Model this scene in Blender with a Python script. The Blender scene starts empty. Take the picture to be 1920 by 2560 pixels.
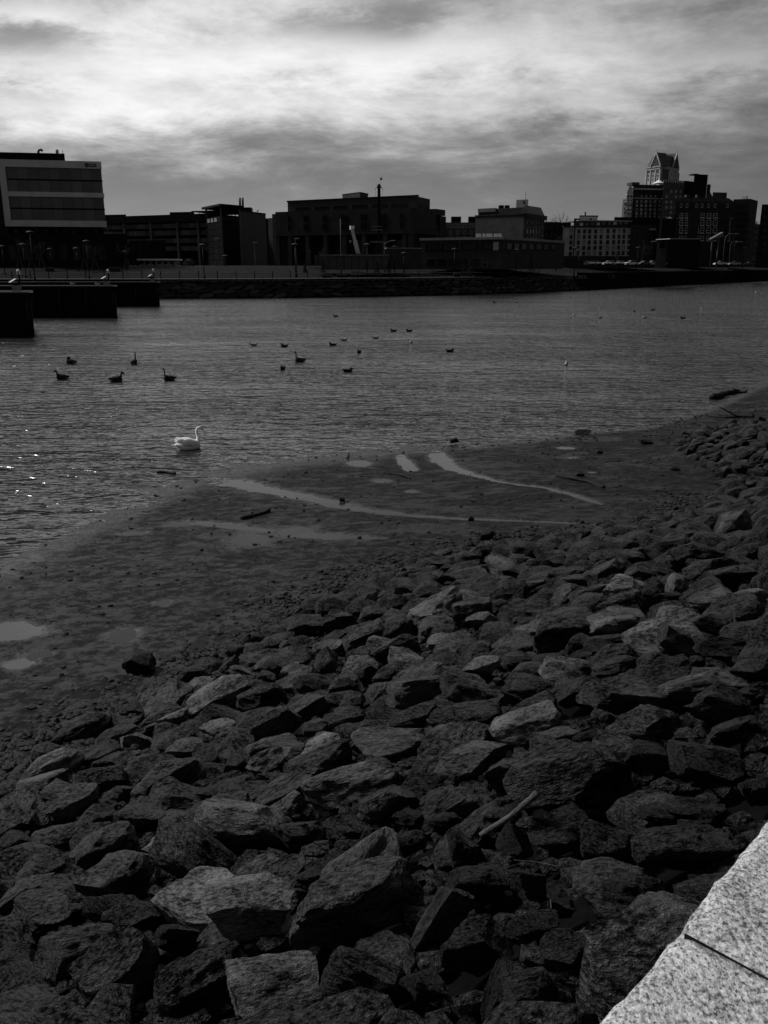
import bpy, bmesh, math, random
import numpy as np
from mathutils import Vector, Matrix, noise as mnoise

R = math.radians
scene = bpy.context.scene
COL = scene.collection
rnd = random.Random(11)
nrng = np.random.default_rng(5)

# ------------------------------------------------------------------ camera
CAM_Z = 6.5
PITCH = R(16.2)
FPX = 2129.4                       # focal length in pixels of the 1920 x 2560 photograph
cam_d = bpy.data.cameras.new('camera')
cam = bpy.data.objects.new('camera', cam_d)
COL.objects.link(cam)
cam.location = (0, 0, CAM_Z)
cam.rotation_euler = (R(90) - PITCH, 0, 0)
cam_d.sensor_fit = 'VERTICAL'
cam_d.angle_y = 2 * math.atan(1280 / FPX)
cam_d.clip_start = 0.05
cam_d.clip_end = 9000
scene.camera = cam
scene.render.resolution_x, scene.render.resolution_y = 768, 1024
scene.view_settings.view_transform = 'Standard'
scene.view_settings.look = 'None'
scene.view_settings.exposure = 0.42
scene.view_settings.gamma = 1.0

# ------------------------------------------------------------------ sun and sky
SUN_AZ, SUN_EL = R(-63), R(45)     # azimuth from +Y, negative to the left
sun_dir = Vector((math.sin(SUN_AZ) * math.cos(SUN_EL), math.cos(SUN_AZ) * math.cos(SUN_EL), math.sin(SUN_EL)))
sd = bpy.data.lights.new('sun', 'SUN')
sd.energy = 2.4
sd.angle = R(10)
sd.color = (1.0, 1.0, 1.0)
so = bpy.data.objects.new('sun', sd)
COL.objects.link(so)
so.rotation_euler = sun_dir.to_track_quat('Z', 'Y').to_euler()

world = bpy.data.worlds.new('World')
scene.world = world
world.use_nodes = True
wt = world.node_tree
wt.nodes.clear()


def N(tree, kind, **kw):
    n = tree.nodes.new(kind)
    for k, v in kw.items():
        if k.startswith('i_'):
            n.inputs[k[2:].replace('_', ' ')].default_value = v
        else:
            setattr(n, k, v)
    return n


def math_node(tree, op, a, b=None, c=None, clamp=False):
    n = tree.nodes.new('ShaderNodeMath')
    n.operation = op
    n.use_clamp = clamp
    for i, v in enumerate((a, b, c)):
        if v is None:
            continue
        if isinstance(v, (int, float)):
            n.inputs[i].default_value = v
        else:
            tree.links.new(v, n.inputs[i])
    return n.outputs[0]


def sky_world():
    L = wt.links
    M = lambda *a, **k: math_node(wt, *a, **k)
    out = N(wt, 'ShaderNodeOutputWorld')
    bg = N(wt, 'ShaderNodeBackground')
    tc = N(wt, 'ShaderNodeTexCoord')
    nv = N(wt, 'ShaderNodeVectorMath', operation='NORMALIZE')
    L.new(tc.outputs['Generated'], nv.inputs[0])
    sep = N(wt, 'ShaderNodeSeparateXYZ')
    L.new(nv.outputs[0], sep.inputs[0])
    x, y, z = sep.outputs
    zc = M('MAXIMUM', z, 0.0)
    den = M('ADD', zc, 0.22)
    px, py = M('DIVIDE', x, den), M('DIVIDE', y, den)
    comb = N(wt, 'ShaderNodeCombineXYZ')
    L.new(px, comb.inputs[0]); L.new(py, comb.inputs[1])

    def noise(scale, detail, rough, loc, sc=(1, 1, 1), dist=0.0, rot=0.0):
        mp = N(wt, 'ShaderNodeMapping')
        mp.inputs['Location'].default_value = loc
        mp.inputs['Scale'].default_value = sc
        mp.inputs['Rotation'].default_value = (0, 0, rot)
        L.new(comb.outputs[0], mp.inputs[0])
        n = N(wt, 'ShaderNodeTexNoise', noise_dimensions='3D')
        n.inputs['Scale'].default_value = scale
        n.inputs['Detail'].default_value = detail
        n.inputs['Roughness'].default_value = rough
        n.inputs['Distortion'].default_value = dist
        L.new(mp.outputs[0], n.inputs['Vector'])
        return n.outputs['Fac']
    n_big = noise(0.9, 4, 0.5, (3.1, 0.7, 0), (0.85, 1.1, 1), 0.3, R(12))
    n_mid = noise(2.6, 10, 0.67, (7.7, 2.2, 0), (0.8, 0.95, 1), 0.2, R(24))
    n_edge = noise(1.3, 4, 0.5, (1.3, 5.9, 0), (0.9, 0.8, 1), 0.3)
    el = M('MULTIPLY', M('ARCSINE', z), 57.2958)
    az = M('MULTIPLY', M('ARCTAN2', x, y), 57.2958)
    # glow of the sun behind the cloud
    dt = N(wt, 'ShaderNodeVectorMath', operation='DOT_PRODUCT')
    L.new(nv.outputs[0], dt.inputs[0])
    gd = Vector((math.sin(R(-14)) * math.cos(R(19)), math.cos(R(-14)) * math.cos(R(19)), math.sin(R(19))))
    dt.inputs[1].default_value = gd
    g = M('POWER', M('MAXIMUM', dt.outputs['Value'], 0.0), 6.0)
    veil = M('ADD', M('MULTIPLY', g, 0.88), 0.06)
    # single cloud bodies, thick (dark) and thin (bright): azimuth, elevation, half widths, weight
    azw = M('ADD', az, M('MULTIPLY', M('SUBTRACT', n_edge, 0.5), 12.0))
    elw = M('ADD', el, M('ADD', M('MULTIPLY', M('SUBTRACT', n_mid, 0.5), 4.0), M('MULTIPLY', M('SUBTRACT', n_big, 0.5), 2.0)))
    body = None
    for (a, e, w, h, k) in ((-21, 11.9, 5, 0.9, -0.50), (-22, 9.6, 4, 0.6, -0.5), (-23, 14.2, 6, 1.0, -0.35), (-4, 13.4, 7, 0.8, -0.45), (-1, 12.9, 2.2, 0.6, -0.35), (-6, 10.2, 4, 0.7, -0.2), (1, 9.6, 3.5, 0.5, -0.2),
                            (21, 13.6, 8, 2.2, -0.45), (34, 12, 9, 3, -0.3), (-40, 12, 9, 2.4, -0.3), (9, 16.5, 9, 1.2, -0.3), (-14, 17, 8, 1.3, -0.35), (-2, 15.2, 22, 1.1, -0.32), (10, 10.4, 3, 0.6, -0.18), (-12, 12.6, 3.5, 0.5, -0.22), (16, 8.2, 4, 0.7, -0.2), (-14.5, 8.8, 7, 1.2, 0.45), (-10, 11.0, 6, 0.9, 0.15), (4, 11.8, 9, 1.2, 0.36),
                            (12, 8.8, 4, 0.8, 0.30), (21, 10.8, 5, 0.8, 0.30), (2, 9.0, 6, 0.8, 0.2), (-20, 13.0, 3, 0.5, 0.3)):
        da = M('DIVIDE', M('SUBTRACT', azw, float(a)), float(w))
        de = M('DIVIDE', M('SUBTRACT', elw, float(e)), float(h))
        q = M('POWER', 2.718, M('MULTIPLY', M('ADD', M('MULTIPLY', da, da), M('MULTIPLY', de, de)), -1.0))
        q = M('MULTIPLY', q, float(k) * (0.72 if k < 0 else 1.0))
        body = q if body is None else M('ADD', body, q)
    tex = M('ADD', M('MULTIPLY', n_big, 1.5), M('MULTIPLY', n_mid, 2.8))
    tex = M('ADD', M('SUBTRACT', tex, 1.34), body)
    tex = M('SMOOTH_MAX', tex, 0.20, 0.5)
    high = M('MULTIPLY', veil, tex)
    # low grey bank along the horizon, all round
    edge = M('ADD', M('SUBTRACT', el, 7.6), M('ADD', M('MULTIPLY', M('SUBTRACT', n_edge, 0.5), 5.0), M('MULTIPLY', M('SUBTRACT', n_mid, 0.5), 5.5)))
    mr = N(wt, 'ShaderNodeMapRange', interpolation_type='SMOOTHSTEP')
    L.new(edge, mr.inputs['Value'])
    mr.inputs['From Min'].default_value = -3.2
    mr.inputs['From Max'].default_value = 3.4
    hf = mr.outputs[0]
    lowtex = M('ADD', M('MULTIPLY', n_edge, 0.5), M('ADD', M('MULTIPLY', n_mid, 0.7), 0.37))
    hz = M('POWER', M('SUBTRACT', 1.0, M('MINIMUM', M('MULTIPLY', zc, 10.0), 1.0)), 1.4)
    lowb = M('ADD', M('MULTIPLY', g, 0.085), M('ADD', 0.048, M('MULTIPLY', hz, M('ADD', M('MULTIPLY', g, 0.12), 0.03))))
    low = M('MULTIPLY', lowb, lowtex)
    mix = N(wt, 'ShaderNodeMix', data_type='FLOAT')
    L.new(hf, mix.inputs[0]); L.new(low, mix.inputs[2]); L.new(high, mix.inputs[3])
    cloud = mix.outputs[0]
    # clear sky seen through the thinnest gaps
    sky = N(wt, 'ShaderNodeTexSky', sky_type='NISHITA')
    sky.sun_disc = False
    sky.sun_elevation = SUN_EL
    sky.sun_rotation = SUN_AZ
    bw = N(wt, 'ShaderNodeRGBToBW')
    L.new(sky.outputs[0], bw.inputs[0])
    clear = M('MULTIPLY', bw.outputs[0], 0.05)
    tot = M('ADD', M('MULTIPLY', cloud, 0.9), M('MULTIPLY', clear, 0.1))
    # thick cloud passes light on a falling curve
    tot = M('MULTIPLY', M('SUBTRACT', 1.0, M('POWER', 2.718, M('MULTIPLY', tot, -1.35))), 0.97)
    comb2 = N(wt, 'ShaderNodeCombineColor')
    for i in range(3):
        L.new(tot, comb2.inputs[i])
    L.new(comb2.outputs[0], bg.inputs['Color'])
    bg.inputs['Strength'].default_value = 1.0
    L.new(bg.outputs[0], out.inputs['Surface'])


sky_world()

# ------------------------------------------------------------------ where things stand: rays of the photograph met with the ground
CP, SP = math.cos(PITCH), math.sin(PITCH)


def ray(px, py):
    u, v = px - 960.0, 1280.0 - py
    return Vector((u, FPX * CP + v * SP, v * CP - FPX * SP))


def P(px, py, Y):                  # point at distance Y ahead
    d = ray(px, py)
    t = Y / d.y
    return Vector((d.x * t, Y, CAM_Z + d.z * t))


def G(px, py, z=0.0):              # point on the level z
    d = ray(px, py)
    t = (z - CAM_Z) / d.z
    return Vector((d.x * t, d.y * t, z))


def project(p):
    x, y, z = p[0], p[1], p[2] - CAM_Z
    depth = y * CP - z * SP
    up = y * SP + z * CP
    if depth < 0.05:
        return None
    return 960 + x / depth * FPX, 1280 - up / depth * FPX, depth


# ------------------------------------------------------------------ object helpers
def tag(o, label=None, cat=None, group=None, kind=None):
    if label: o['label'] = label
    if cat: o['category'] = cat
    if group: o['group'] = group
    if kind: o['kind'] = kind
    return o


def link(name, me, parent=None, loc=None):
    o = bpy.data.objects.new(name, me)
    COL.objects.link(o)
    if parent is not None:
        o.parent = parent
    if loc is not None:
        o.location = loc
    return o


def thing(name, loc, label, cat, group=None, rz=0.0):
    o = link(name, None, None, loc)
    o.empty_display_size = 0.2
    o.rotation_euler = (0, 0, rz)
    return tag(o, label, cat, group)


def origin_of(o):
    v = Vector((0, 0, 0))
    while o is not None:
        v += o.location
        o = o.parent
    return v


def copy_tree(o, parent=None):
    c = o.copy()
    COL.objects.link(c)
    c.parent = parent
    for ch in list(o.children):
        copy_tree(ch, c)
    return c


class MB:
    """collects faces, links them as one mesh"""
    def __init__(self):
        self.v, self.f, self.m = [], [], []
        self.mi = 0

    def add(self, vs, fs):
        b = len(self.v)
        self.v += [tuple(q) for q in vs]
        self.f += [tuple(b + i for i in f) for f in fs]
        self.m += [self.mi] * len(fs)
        return self

    def box(self, c, s, rz=0.0, taper=1.0):
        hx, hy, hz = s[0] / 2, s[1] / 2, s[2] / 2
        ca, sa = math.cos(rz), math.sin(rz)
        vs = []
        for k in (-1, 1):
            t = taper if k > 0 else 1.0
            for (i, j) in ((-1, -1), (1, -1), (1, 1), (-1, 1)):
                x, y = i * hx * t, j * hy * t
                vs.append((c[0] + x * ca - y * sa, c[1] + x * sa + y * ca, c[2] + k * hz))
        return self.add(vs, [(3, 2, 1, 0), (4, 5, 6, 7), (0, 1, 5, 4), (1, 2, 6, 5), (2, 3, 7, 6), (3, 0, 4, 7)])

    def prism(self, poly, z0, z1, poly1=None):
        n = len(poly)
        poly1 = poly1 or poly
        vs = [(p[0], p[1], z0) for p in poly] + [(p[0], p[1], z1) for p in poly1]
        fs = [tuple(range(n - 1, -1, -1)), tuple(range(n, 2 * n))]
        fs += [(i, (i + 1) % n, n + (i + 1) % n, n + i) for i in range(n)]
        return self.add(vs, fs)

    def bar(self, a, b, w, h=None):
        a, b = Vector(a), Vector(b)
        h = h or w
        d = (b - a)
        if d.length < 1e-6:
            return self
        d.normalize()
        up = Vector((0, 0, 1)) if abs(d.z) < 0.95 else Vector((0, 1, 0))
        s = d.cross(up).normalized()
        t = s.cross(d).normalized()
        vs = []
        for p in (a, b):
            for (i, j) in ((-1, -1), (1, -1), (1, 1), (-1, 1)):
                vs.append(p + s * (i * w / 2) + t * (j * h / 2))
        return self.add(vs, [(0, 1, 2, 3), (7, 6, 5, 4), (0, 4, 5, 1), (1, 5, 6, 2), (2, 6, 7, 3), (3, 7, 4, 0)])

    def tube(self, pts, rad, n=8, caps=True):
        pts = [Vector(p) for p in pts]
        if not hasattr(rad, '__len__'):
            rad = [rad] * len(pts)
        rings = []
        ref = None
        for i, p in enumerate(pts):
            d = (pts[min(i + 1, len(pts) - 1)] - pts[max(i - 1, 0)]).normalized()
            if ref is None:
                ref = Vector((0, 0, 1)) if abs(d.z) < 0.9 else Vector((0, 1, 0))
            s = d.cross(ref).normalized()
            t = s.cross(d).normalized()
            ref = t
            rings.append([p + (s * math.cos(2 * math.pi * k / n) + t * math.sin(2 * math.pi * k / n)) * rad[i] for k in range(n)])
        vs = [q for r in rings for q in r]
        fs = []
        for i in range(len(pts) - 1):
            for k in range(n):
                a, b = i * n + k, i * n + (k + 1) % n
                fs.append((a, b, b + n, a + n))
        if caps:
            fs.append(tuple(range(n - 1, -1, -1)))
            fs.append(tuple(range((len(pts) - 1) * n, len(pts) * n)))
        return self.add(vs, fs)

    def lathe(self, c, prof, n=12):
        vs, fs = [], []
        for (r, z) in prof:
            for k in range(n):
                a = 2 * math.pi * k / n
                vs.append((c[0] + r * math.cos(a), c[1] + r * math.sin(a), c[2] + z))
        for i in range(len(prof) - 1):
            for k in range(n):
                a, b = i * n + k, i * n + (k + 1) % n
                fs.append((a, b, b + n, a + n))
        fs.append(tuple(range(n - 1, -1, -1)))
        fs.append(tuple(range((len(prof) - 1) * n, len(prof) * n)))
        return self.add(vs, fs)

    def build(self, name, mats, parent=None, smooth=False, world=True):
        off = origin_of(parent) if (parent is not None and world) else Vector((0, 0, 0))
        me = bpy.data.meshes.new(name)
        me.from_pydata([(a - off.x, b - off.y, c - off.z) for a, b, c in self.v], [], self.f)
        if not isinstance(mats, (list, tuple)):
            mats = [mats]
        for m in mats:
            me.materials.append(m)
        if len(mats) > 1:
            me.polygons.foreach_set('material_index', self.m)
        if smooth:
            me.polygons.foreach_set('use_smooth', [True] * len(me.polygons))
        bm = bmesh.new(); bm.from_mesh(me)
        bmesh.ops.recalc_face_normals(bm, faces=bm.faces)
        bm.to_mesh(me); bm.free()
        return link(name, me, parent)


def np_mesh(name, verts, faces, mat, parent=None, smooth=False):
    verts = np.asarray(verts, dtype=np.float32)
    faces = np.asarray(faces, dtype=np.int32)
    k = faces.shape[1]
    me = bpy.data.meshes.new(name)
    me.vertices.add(len(verts))
    me.vertices.foreach_set('co', verts.ravel())
    me.loops.add(faces.size)
    me.loops.foreach_set('vertex_index', faces.ravel())
    me.polygons.add(len(faces))
    me.polygons.foreach_set('loop_start', np.arange(0, faces.size, k, dtype=np.int32))
    me.polygons.foreach_set('loop_total', np.full(len(faces), k, dtype=np.int32))
    me.polygons.foreach_set('use_smooth', np.full(len(faces), smooth, dtype=bool))
    me.update(calc_edges=True)
    me.materials.append(mat)
    return link(name, me, parent)


# vectorised value noise
_tab = nrng.random((256, 256))


def vnoise(x, y):
    xi, yi = np.floor(x).astype(int), np.floor(y).astype(int)
    fx, fy = x - xi, y - yi
    fx, fy = fx * fx * (3 - 2 * fx), fy * fy * (3 - 2 * fy)
    g = lambda a, b: _tab[a & 255, b & 255]
    a = g(xi, yi) * (1 - fx) + g(xi + 1, yi) * fx
    b = g(xi, yi + 1) * (1 - fx) + g(xi + 1, yi + 1) * fx
    return a * (1 - fy) + b * fy - 0.5


def fbm(x, y, o=4, r=0.5):
    s, a, t = 0, 1.0, 0
    for i in range(o):
        s = s + a * vnoise(x * 2 ** i + 17.3 * i, y * 2 ** i + 5.1 * i)
        t += a
        a *= r
    return s / t


# ------------------------------------------------------------------ materials (all neutral: the photograph is black and white)
def g3(v):
    return (v, v, v, 1.0)


def mat(name, col, rough=0.7, var=0.25, scale=3.0, bump=0.0, bscale=None, spec=0.1, coords='Object', metal=0.0, detail=4):
    m = bpy.data.materials.new(name)
    m.use_nodes = True
    t = m.node_tree
    b = t.nodes['Principled BSDF']
    b.inputs['Roughness'].default_value = rough
    b.inputs['Specular IOR Level'].default_value = spec
    b.inputs['Metallic'].default_value = metal
    tc = N(t, 'ShaderNodeTexCoord')
    n = N(t, 'ShaderNodeTexNoise')
    n.inputs['Scale'].default_value = scale
    n.inputs['Detail'].default_value = detail
    n.inputs['Roughness'].default_value = 0.6
    t.links.new(tc.outputs[coords], n.inputs['Vector'])
    r = N(t, 'ShaderNodeMapRange')
    r.inputs['From Min'].default_value = 0.3
    r.inputs['From Max'].default_value = 0.7
    r.inputs['To Min'].default_value = col * (1 - var)
    r.inputs['To Max'].default_value = col * (1 + var)
    t.links.new(n.outputs['Fac'], r.inputs['Value'])
    t.links.new(r.outputs[0], b.inputs['Base Color'])
    if bump:
        n2 = N(t, 'ShaderNodeTexNoise')
        n2.inputs['Scale'].default_value = bscale or scale * 4
        n2.inputs['Detail'].default_value = 5
        t.links.new(tc.outputs[coords], n2.inputs['Vector'])
        bp = N(t, 'ShaderNodeBump')
        bp.inputs['Strength'].default_value = bump
        bp.inputs['Distance'].default_value = 0.03
        t.links.new(n2.outputs['Fac'], bp.inputs['Height'])
        t.links.new(bp.outputs[0], b.inputs['Normal'])
    return m


def rock_mat(name, col, contrast=1.0, coords='Object', scale=1.0, rough=0.50):
    m = bpy.data.materials.new(name)
    m.use_nodes = True
    t = m.node_tree
    L = t.links
    MM = lambda *a, **k: math_node(t, *a, **k)
    b = t.nodes['Principled BSDF']
    tc = N(t, 'ShaderNodeTexCoord')
    oi = N(t, 'ShaderNodeObjectInfo')
    off = N(t, 'ShaderNodeVectorMath', operation='SCALE')
    off.inputs[0].default_value = (37.0, 53.0, 71.0)
    L.new(oi.outputs['Random'], off.inputs['Scale'])
    add = N(t, 'ShaderNodeVectorMath', operation='ADD')
    L.new(tc.outputs[coords], add.inputs[0]); L.new(off.outputs[0], add.inputs[1])
    v = add.outputs[0]

    def nz(sc, det, rg, stretch=(1, 1, 1)):
        mp = N(t, 'ShaderNodeMapping')
        mp.inputs['Scale'].default_value = stretch
        L.new(v, mp.inputs[0])
        n = N(t, 'ShaderNodeTexNoise')
        n.inputs['Scale'].default_value = sc * scale
        n.inputs['Detail'].default_value = det
        n.inputs['Roughness'].default_value = rg
        L.new(mp.outputs[0], n.inputs['Vector'])
        return n.outputs['Fac']
    big = nz(1.6, 4, 0.6)
    strata = nz(3.0, 5, 0.65, (0.7, 1.0, 3.6))
    fine = nz(16, 4, 0.7, (0.8, 1, 1.8))
    speck = nz(46, 2, 0.6)
    # base tone
    f = MM('ADD', MM('MULTIPLY', big, 1.0), MM('ADD', MM('MULTIPLY', strata, 0.9), MM('MULTIPLY', fine, 1.5)))
    f = MM('MULTIPLY', MM('SUBTRACT', f, 1.36), 1.7)
    f = MM('MAXIMUM', f, 0.08)
    rnd_t = MM('ADD', MM('MULTIPLY', oi.outputs['Random'], 0.7), 0.65)
    base = MM('MULTIPLY', MM('MULTIPLY', f, col * 1.75), rnd_t)
    # pale mineral flecks and scars
    fl = MM('MULTIPLY', MM('MAXIMUM', MM('SUBTRACT', speck, 0.58), 0.0), 6.0)
    fl = MM('MULTIPLY', fl, MM('MAXIMUM', MM('SUBTRACT', fine, 0.40), 0.0))
    base = MM('ADD', base, MM('MULTIPLY', fl, 0.45 * contrast))
    L.new(base, b.inputs['Base Color'])
    b.inputs['Roughness'].default_value = rough
    L.new(MM('MULTIPLY', MM('MAXIMUM', MM('SUBTRACT', MM('ADD', MM('MULTIPLY', fine, 1.5), MM('MULTIPLY', big, 0.8)), 0.98), 0.01), 1.25), b.inputs['Specular IOR Level'])
    rr = MM('ADD', MM('MULTIPLY', fine, 0.5), rough - 0.25)
    L.new(rr, b.inputs['Roughness'])
    h = MM('ADD', MM('MULTIPLY', strata, 0.22), MM('ADD', MM('MULTIPLY', fine, 0.85), MM('MULTIPLY', speck, 0.5)))
    bp = N(t, 'ShaderNodeBump')
    bp.inputs['Strength'].default_value = 0.8
    bp.inputs['Distance'].default_value = 0.055
    L.new(h, bp.inputs['Height'])
    L.new(bp.outputs[0], b.inputs['Normal'])
    return m


def water_mat():
    m = bpy.data.materials.new('river_water')
    m.use_nodes = True
    t = m.node_tree
    L = t.links
    MM = lambda *a, **k: math_node(t, *a, **k)
    b = t.nodes['Principled BSDF']
    b.inputs['Base Color'].default_value = g3(0.024)
    b.inputs['Roughness'].default_value = 0.12
    b.inputs['IOR'].default_value = 1.40
    b.inputs['Specular IOR Level'].default_value = 0.5
    tc = N(t, 'ShaderNodeTexCoord')

    def nz(sc, det, rg, stretch, rot, dist=0.0):
        mp = N(t, 'ShaderNodeMapping')
        mp.inputs['Scale'].default_value = stretch
        mp.inputs['Rotation'].default_value = (0, 0, rot)
        L.new(tc.outputs['Object'], mp.inputs[0])
        n = N(t, 'ShaderNodeTexNoise')
        n.inputs['Scale'].default_value = sc
        n.inputs['Detail'].default_value = det
        n.inputs['Roughness'].default_value = rg
        n.inputs['Distortion'].default_value = dist
        L.new(mp.outputs[0], n.inputs['Vector'])
        return n.outputs['Fac']
    a = nz(0.95, 2, 0.5, (0.75, 1.9, 1), R(-6), 0.5)
    c = nz(2.6, 2, 0.5, (0.8, 1.6, 1), R(9), 0.3)
    d = nz(0.16, 2, 0.5, (1, 1.4, 1), R(20))
    # gusts: rougher and smoother patches of surface
    gust = MM('ADD', MM('MULTIPLY', nz(0.05, 2, 0.5, (1, 2.0, 1), R(5)), 2.2), -0.12)
    e = nz(0.42, 2, 0.5, (0.55, 1.7, 1), R(4), 0.6)
    h = MM('ADD', MM('ADD', MM('MULTIPLY', a, 1.0), MM('MULTIPLY', e, 1.3)), MM('MULTIPLY', c, 0.42))
    h = MM('ADD', MM('MULTIPLY', h, gust), MM('MULTIPLY', d, 0.8))
    bp = N(t, 'ShaderNodeBump')
    bp.inputs['Strength'].default_value = 1.0
    bp.inputs['Distance'].default_value = 0.24
    L.new(h, bp.inputs['Height'])
    L.new(bp.outputs[0], b.inputs['Normal'])
    return m


def pool_mat(name='still_water', spec=0.12, rough=0.14):
    m = bpy.data.materials.new(name)
    m.use_nodes = True
    t = m.node_tree
    b = t.nodes['Principled BSDF']
    b.inputs['Base Color'].default_value = g3(0.016)
    b.inputs['Roughness'].default_value = rough
    b.inputs['IOR'].default_value = 1.33
    b.inputs['Specular IOR Level'].default_value = spec
    tc = N(t, 'ShaderNodeTexCoord')
    n = N(t, 'ShaderNodeTexNoise')
    n.inputs['Scale'].default_value = 5
    t.links.new(tc.outputs['Object'], n.inputs['Vector'])
    bp = N(t, 'ShaderNodeBump')
    bp.inputs['Strength'].default_value = 0.25
    bp.inputs['Distance'].default_value = 0.01
    t.links.new(n.outputs['Fac'], bp.inputs['Height'])
    t.links.new(bp.outputs[0], b.inputs['Normal'])
    return m


def mud_mat():
    m = bpy.data.materials.new('wet_mud')
    m.use_nodes = True
    t = m.node_tree
    L = t.links
    MM = lambda *a, **k: math_node(t, *a, **k)
    b = t.nodes['Principled BSDF']
    tc = N(t, 'ShaderNodeTexCoord')

    def nz(sc, det, rg, stretch=(1, 1, 1), rot=0):
        mp = N(t, 'ShaderNodeMapping')
        mp.inputs['Scale'].default_value = stretch
        mp.inputs['Rotation'].default_value = (0, 0, rot)
        L.new(tc.outputs['Object'], mp.inputs[0])
        n = N(t, 'ShaderNodeTexNoise')
        n.inputs['Scale'].default_value = sc
        n.inputs['Detail'].default_value = det
        n.inputs['Roughness'].default_value = rg
        L.new(mp.outputs[0], n.inputs['Vector'])
        return n.outputs['Fac']
    big = nz(0.45, 5, 0.6, (0.8, 1.5, 1), R(-20))
    mid = nz(2.4, 6, 0.65, (0.8, 1.5, 1), R(-25))
    fine = nz(18, 5, 0.7)
    pit = nz(5.5, 7, 0.75, (0.8, 1.0, 1), R(-22))
    pr_ = N(t, 'ShaderNodeMapRange', interpolation_type='SMOOTHSTEP')
    L.new(MM('ADD', MM('MULTIPLY', pit, 0.75), MM('MULTIPLY', mid, 0.35)), pr_.inputs['Value'])
    pr_.inputs['From Min'].default_value = 0.50
    pr_.inputs['From Max'].default_value = 0.61
    pr_.inputs['To Min'].default_value = 0.002
    pr_.inputs['To Max'].default_value = 0.026
    # sheen of the sky glow painted into the mud colour, paler downriver
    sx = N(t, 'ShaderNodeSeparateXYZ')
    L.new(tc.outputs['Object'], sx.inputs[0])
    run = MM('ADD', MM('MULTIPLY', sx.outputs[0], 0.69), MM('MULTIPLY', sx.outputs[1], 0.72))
    sheen_tone = N(t, 'ShaderNodeMapRange', interpolation_type='SMOOTHSTEP')
    L.new(MM('ADD', run, MM('MULTIPLY', MM('SUBTRACT', big, 0.5), 12.0)), sheen_tone.inputs['Value'])
    sheen_tone.inputs['From Min'].default_value = 5.0
    sheen_tone.inputs['From Max'].default_value = 20.0
    sheen_tone.inputs['To Min'].default_value = 2.0
    sheen_tone.inputs['To Max'].default_value = 0.7
    base = MM('MULTIPLY', MM('MULTIPLY', pr_.outputs[0], sheen_tone.outputs[0]), MM('ADD', MM('MULTIPLY', fine, 0.8), 0.5))
    L.new(base, b.inputs['Base Color'])
    wet = N(t, 'ShaderNodeMapRange', interpolation_type='SMOOTHSTEP')
    L.new(MM('ADD', MM('MULTIPLY', big, 0.7), MM('MULTIPLY', mid, 0.5)), wet.inputs['Value'])
    wet.inputs['From Min'].default_value = 0.56
    wet.inputs['From Max'].default_value = 0.70
    wet.inputs['To Min'].default_value = 0.72
    wet.inputs['To Max'].default_value = 0.40
    at = N(t, 'ShaderNodeAttribute', attribute_name='wet')
    wf = MM('MULTIPLY', at.outputs['Fac'], MM('ADD', MM('MULTIPLY', pit, 1.2), 0.3), clamp=True)
    L.new(MM('SUBTRACT', wet.outputs[0], MM('MULTIPLY', MM('SUBTRACT', wet.outputs[0], 0.20), wf)), b.inputs['Roughness'])
    L.new(MM('ADD', MM('MULTIPLY', wf, 0.14), 0.12), b.inputs['Specular IOR Level'])
    bp = N(t, 'ShaderNodeBump')
    L.new(MM('SUBTRACT', 1.0, MM('MULTIPLY', wf, 0.7)), bp.inputs['Strength'])
    bp.inputs['Distance'].default_value = 0.10
    L.new(MM('ADD', MM('MULTIPLY', mid, 0.6), MM('ADD', MM('MULTIPLY', pit, 0.7), MM('MULTIPLY', fine, 0.4))), bp.inputs['Height'])
    L.new(bp.outputs[0], b.inputs['Normal'])
    return m


def granite_mat():
    m = bpy.data.materials.new('flecked_granite')
    m.use_nodes = True
    t = m.node_tree
    L = t.links
    MM = lambda *a, **k: math_node(t, *a, **k)
    b = t.nodes['Principled BSDF']
    tc = N(t, 'ShaderNodeTexCoord')

    def nz(sc, det, rg, st=(1, 1, 1)):
        mp = N(t, 'ShaderNodeMapping')
        mp.inputs['Scale'].default_value = st
        L.new(tc.outputs['Object'], mp.inputs[0])
        n = N(t, 'ShaderNodeTexNoise')
        n.inputs['Scale'].default_value = sc
        n.inputs['Detail'].default_value = det
        n.inputs['Roughness'].default_value = rg
        L.new(mp.outputs[0], n.inputs['Vector'])
        return n.outputs['Fac']
    cloud = nz(7, 4, 0.6)
    grain = nz(85, 3, 0.7, (1, 0.75, 1))
    pep = nz(130, 2, 0.6, (1, 0.7, 1))
    f = MM('ADD', MM('MULTIPLY', MM('SUBTRACT', grain, 0.5), 1.7), MM('MULTIPLY', MM('SUBTRACT', cloud, 0.5), 0.55))
    dark = MM('MULTIPLY', MM('MAXIMUM', MM('SUBTRACT', pep, 0.56), 0.0), -3.2)
    stain = MM('MULTIPLY', MM('MAXIMUM', MM('SUBTRACT', nz(2.2, 5, 0.65), 0.52), 0.0), -1.3)
    f = MM('ADD', MM('ADD', f, MM('ADD', dark, stain)), 0.40)
    f = MM('MINIMUM', MM('MAXIMUM', f, 0.06), 0.85)
    L.new(f, b.inputs['Base Color'])
    b.inputs['Roughness'].default_value = 0.75
    bp = N(t, 'ShaderNodeBump')
    bp.inputs['Strength'].default_value = 0.7
    bp.inputs['Distance'].default_value = 0.006
    L.new(MM('ADD', grain, MM('MULTIPLY', pep, 0.5)), bp.inputs['Height'])
    L.new(bp.outputs[0], b.inputs['Normal'])
    return m


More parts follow.
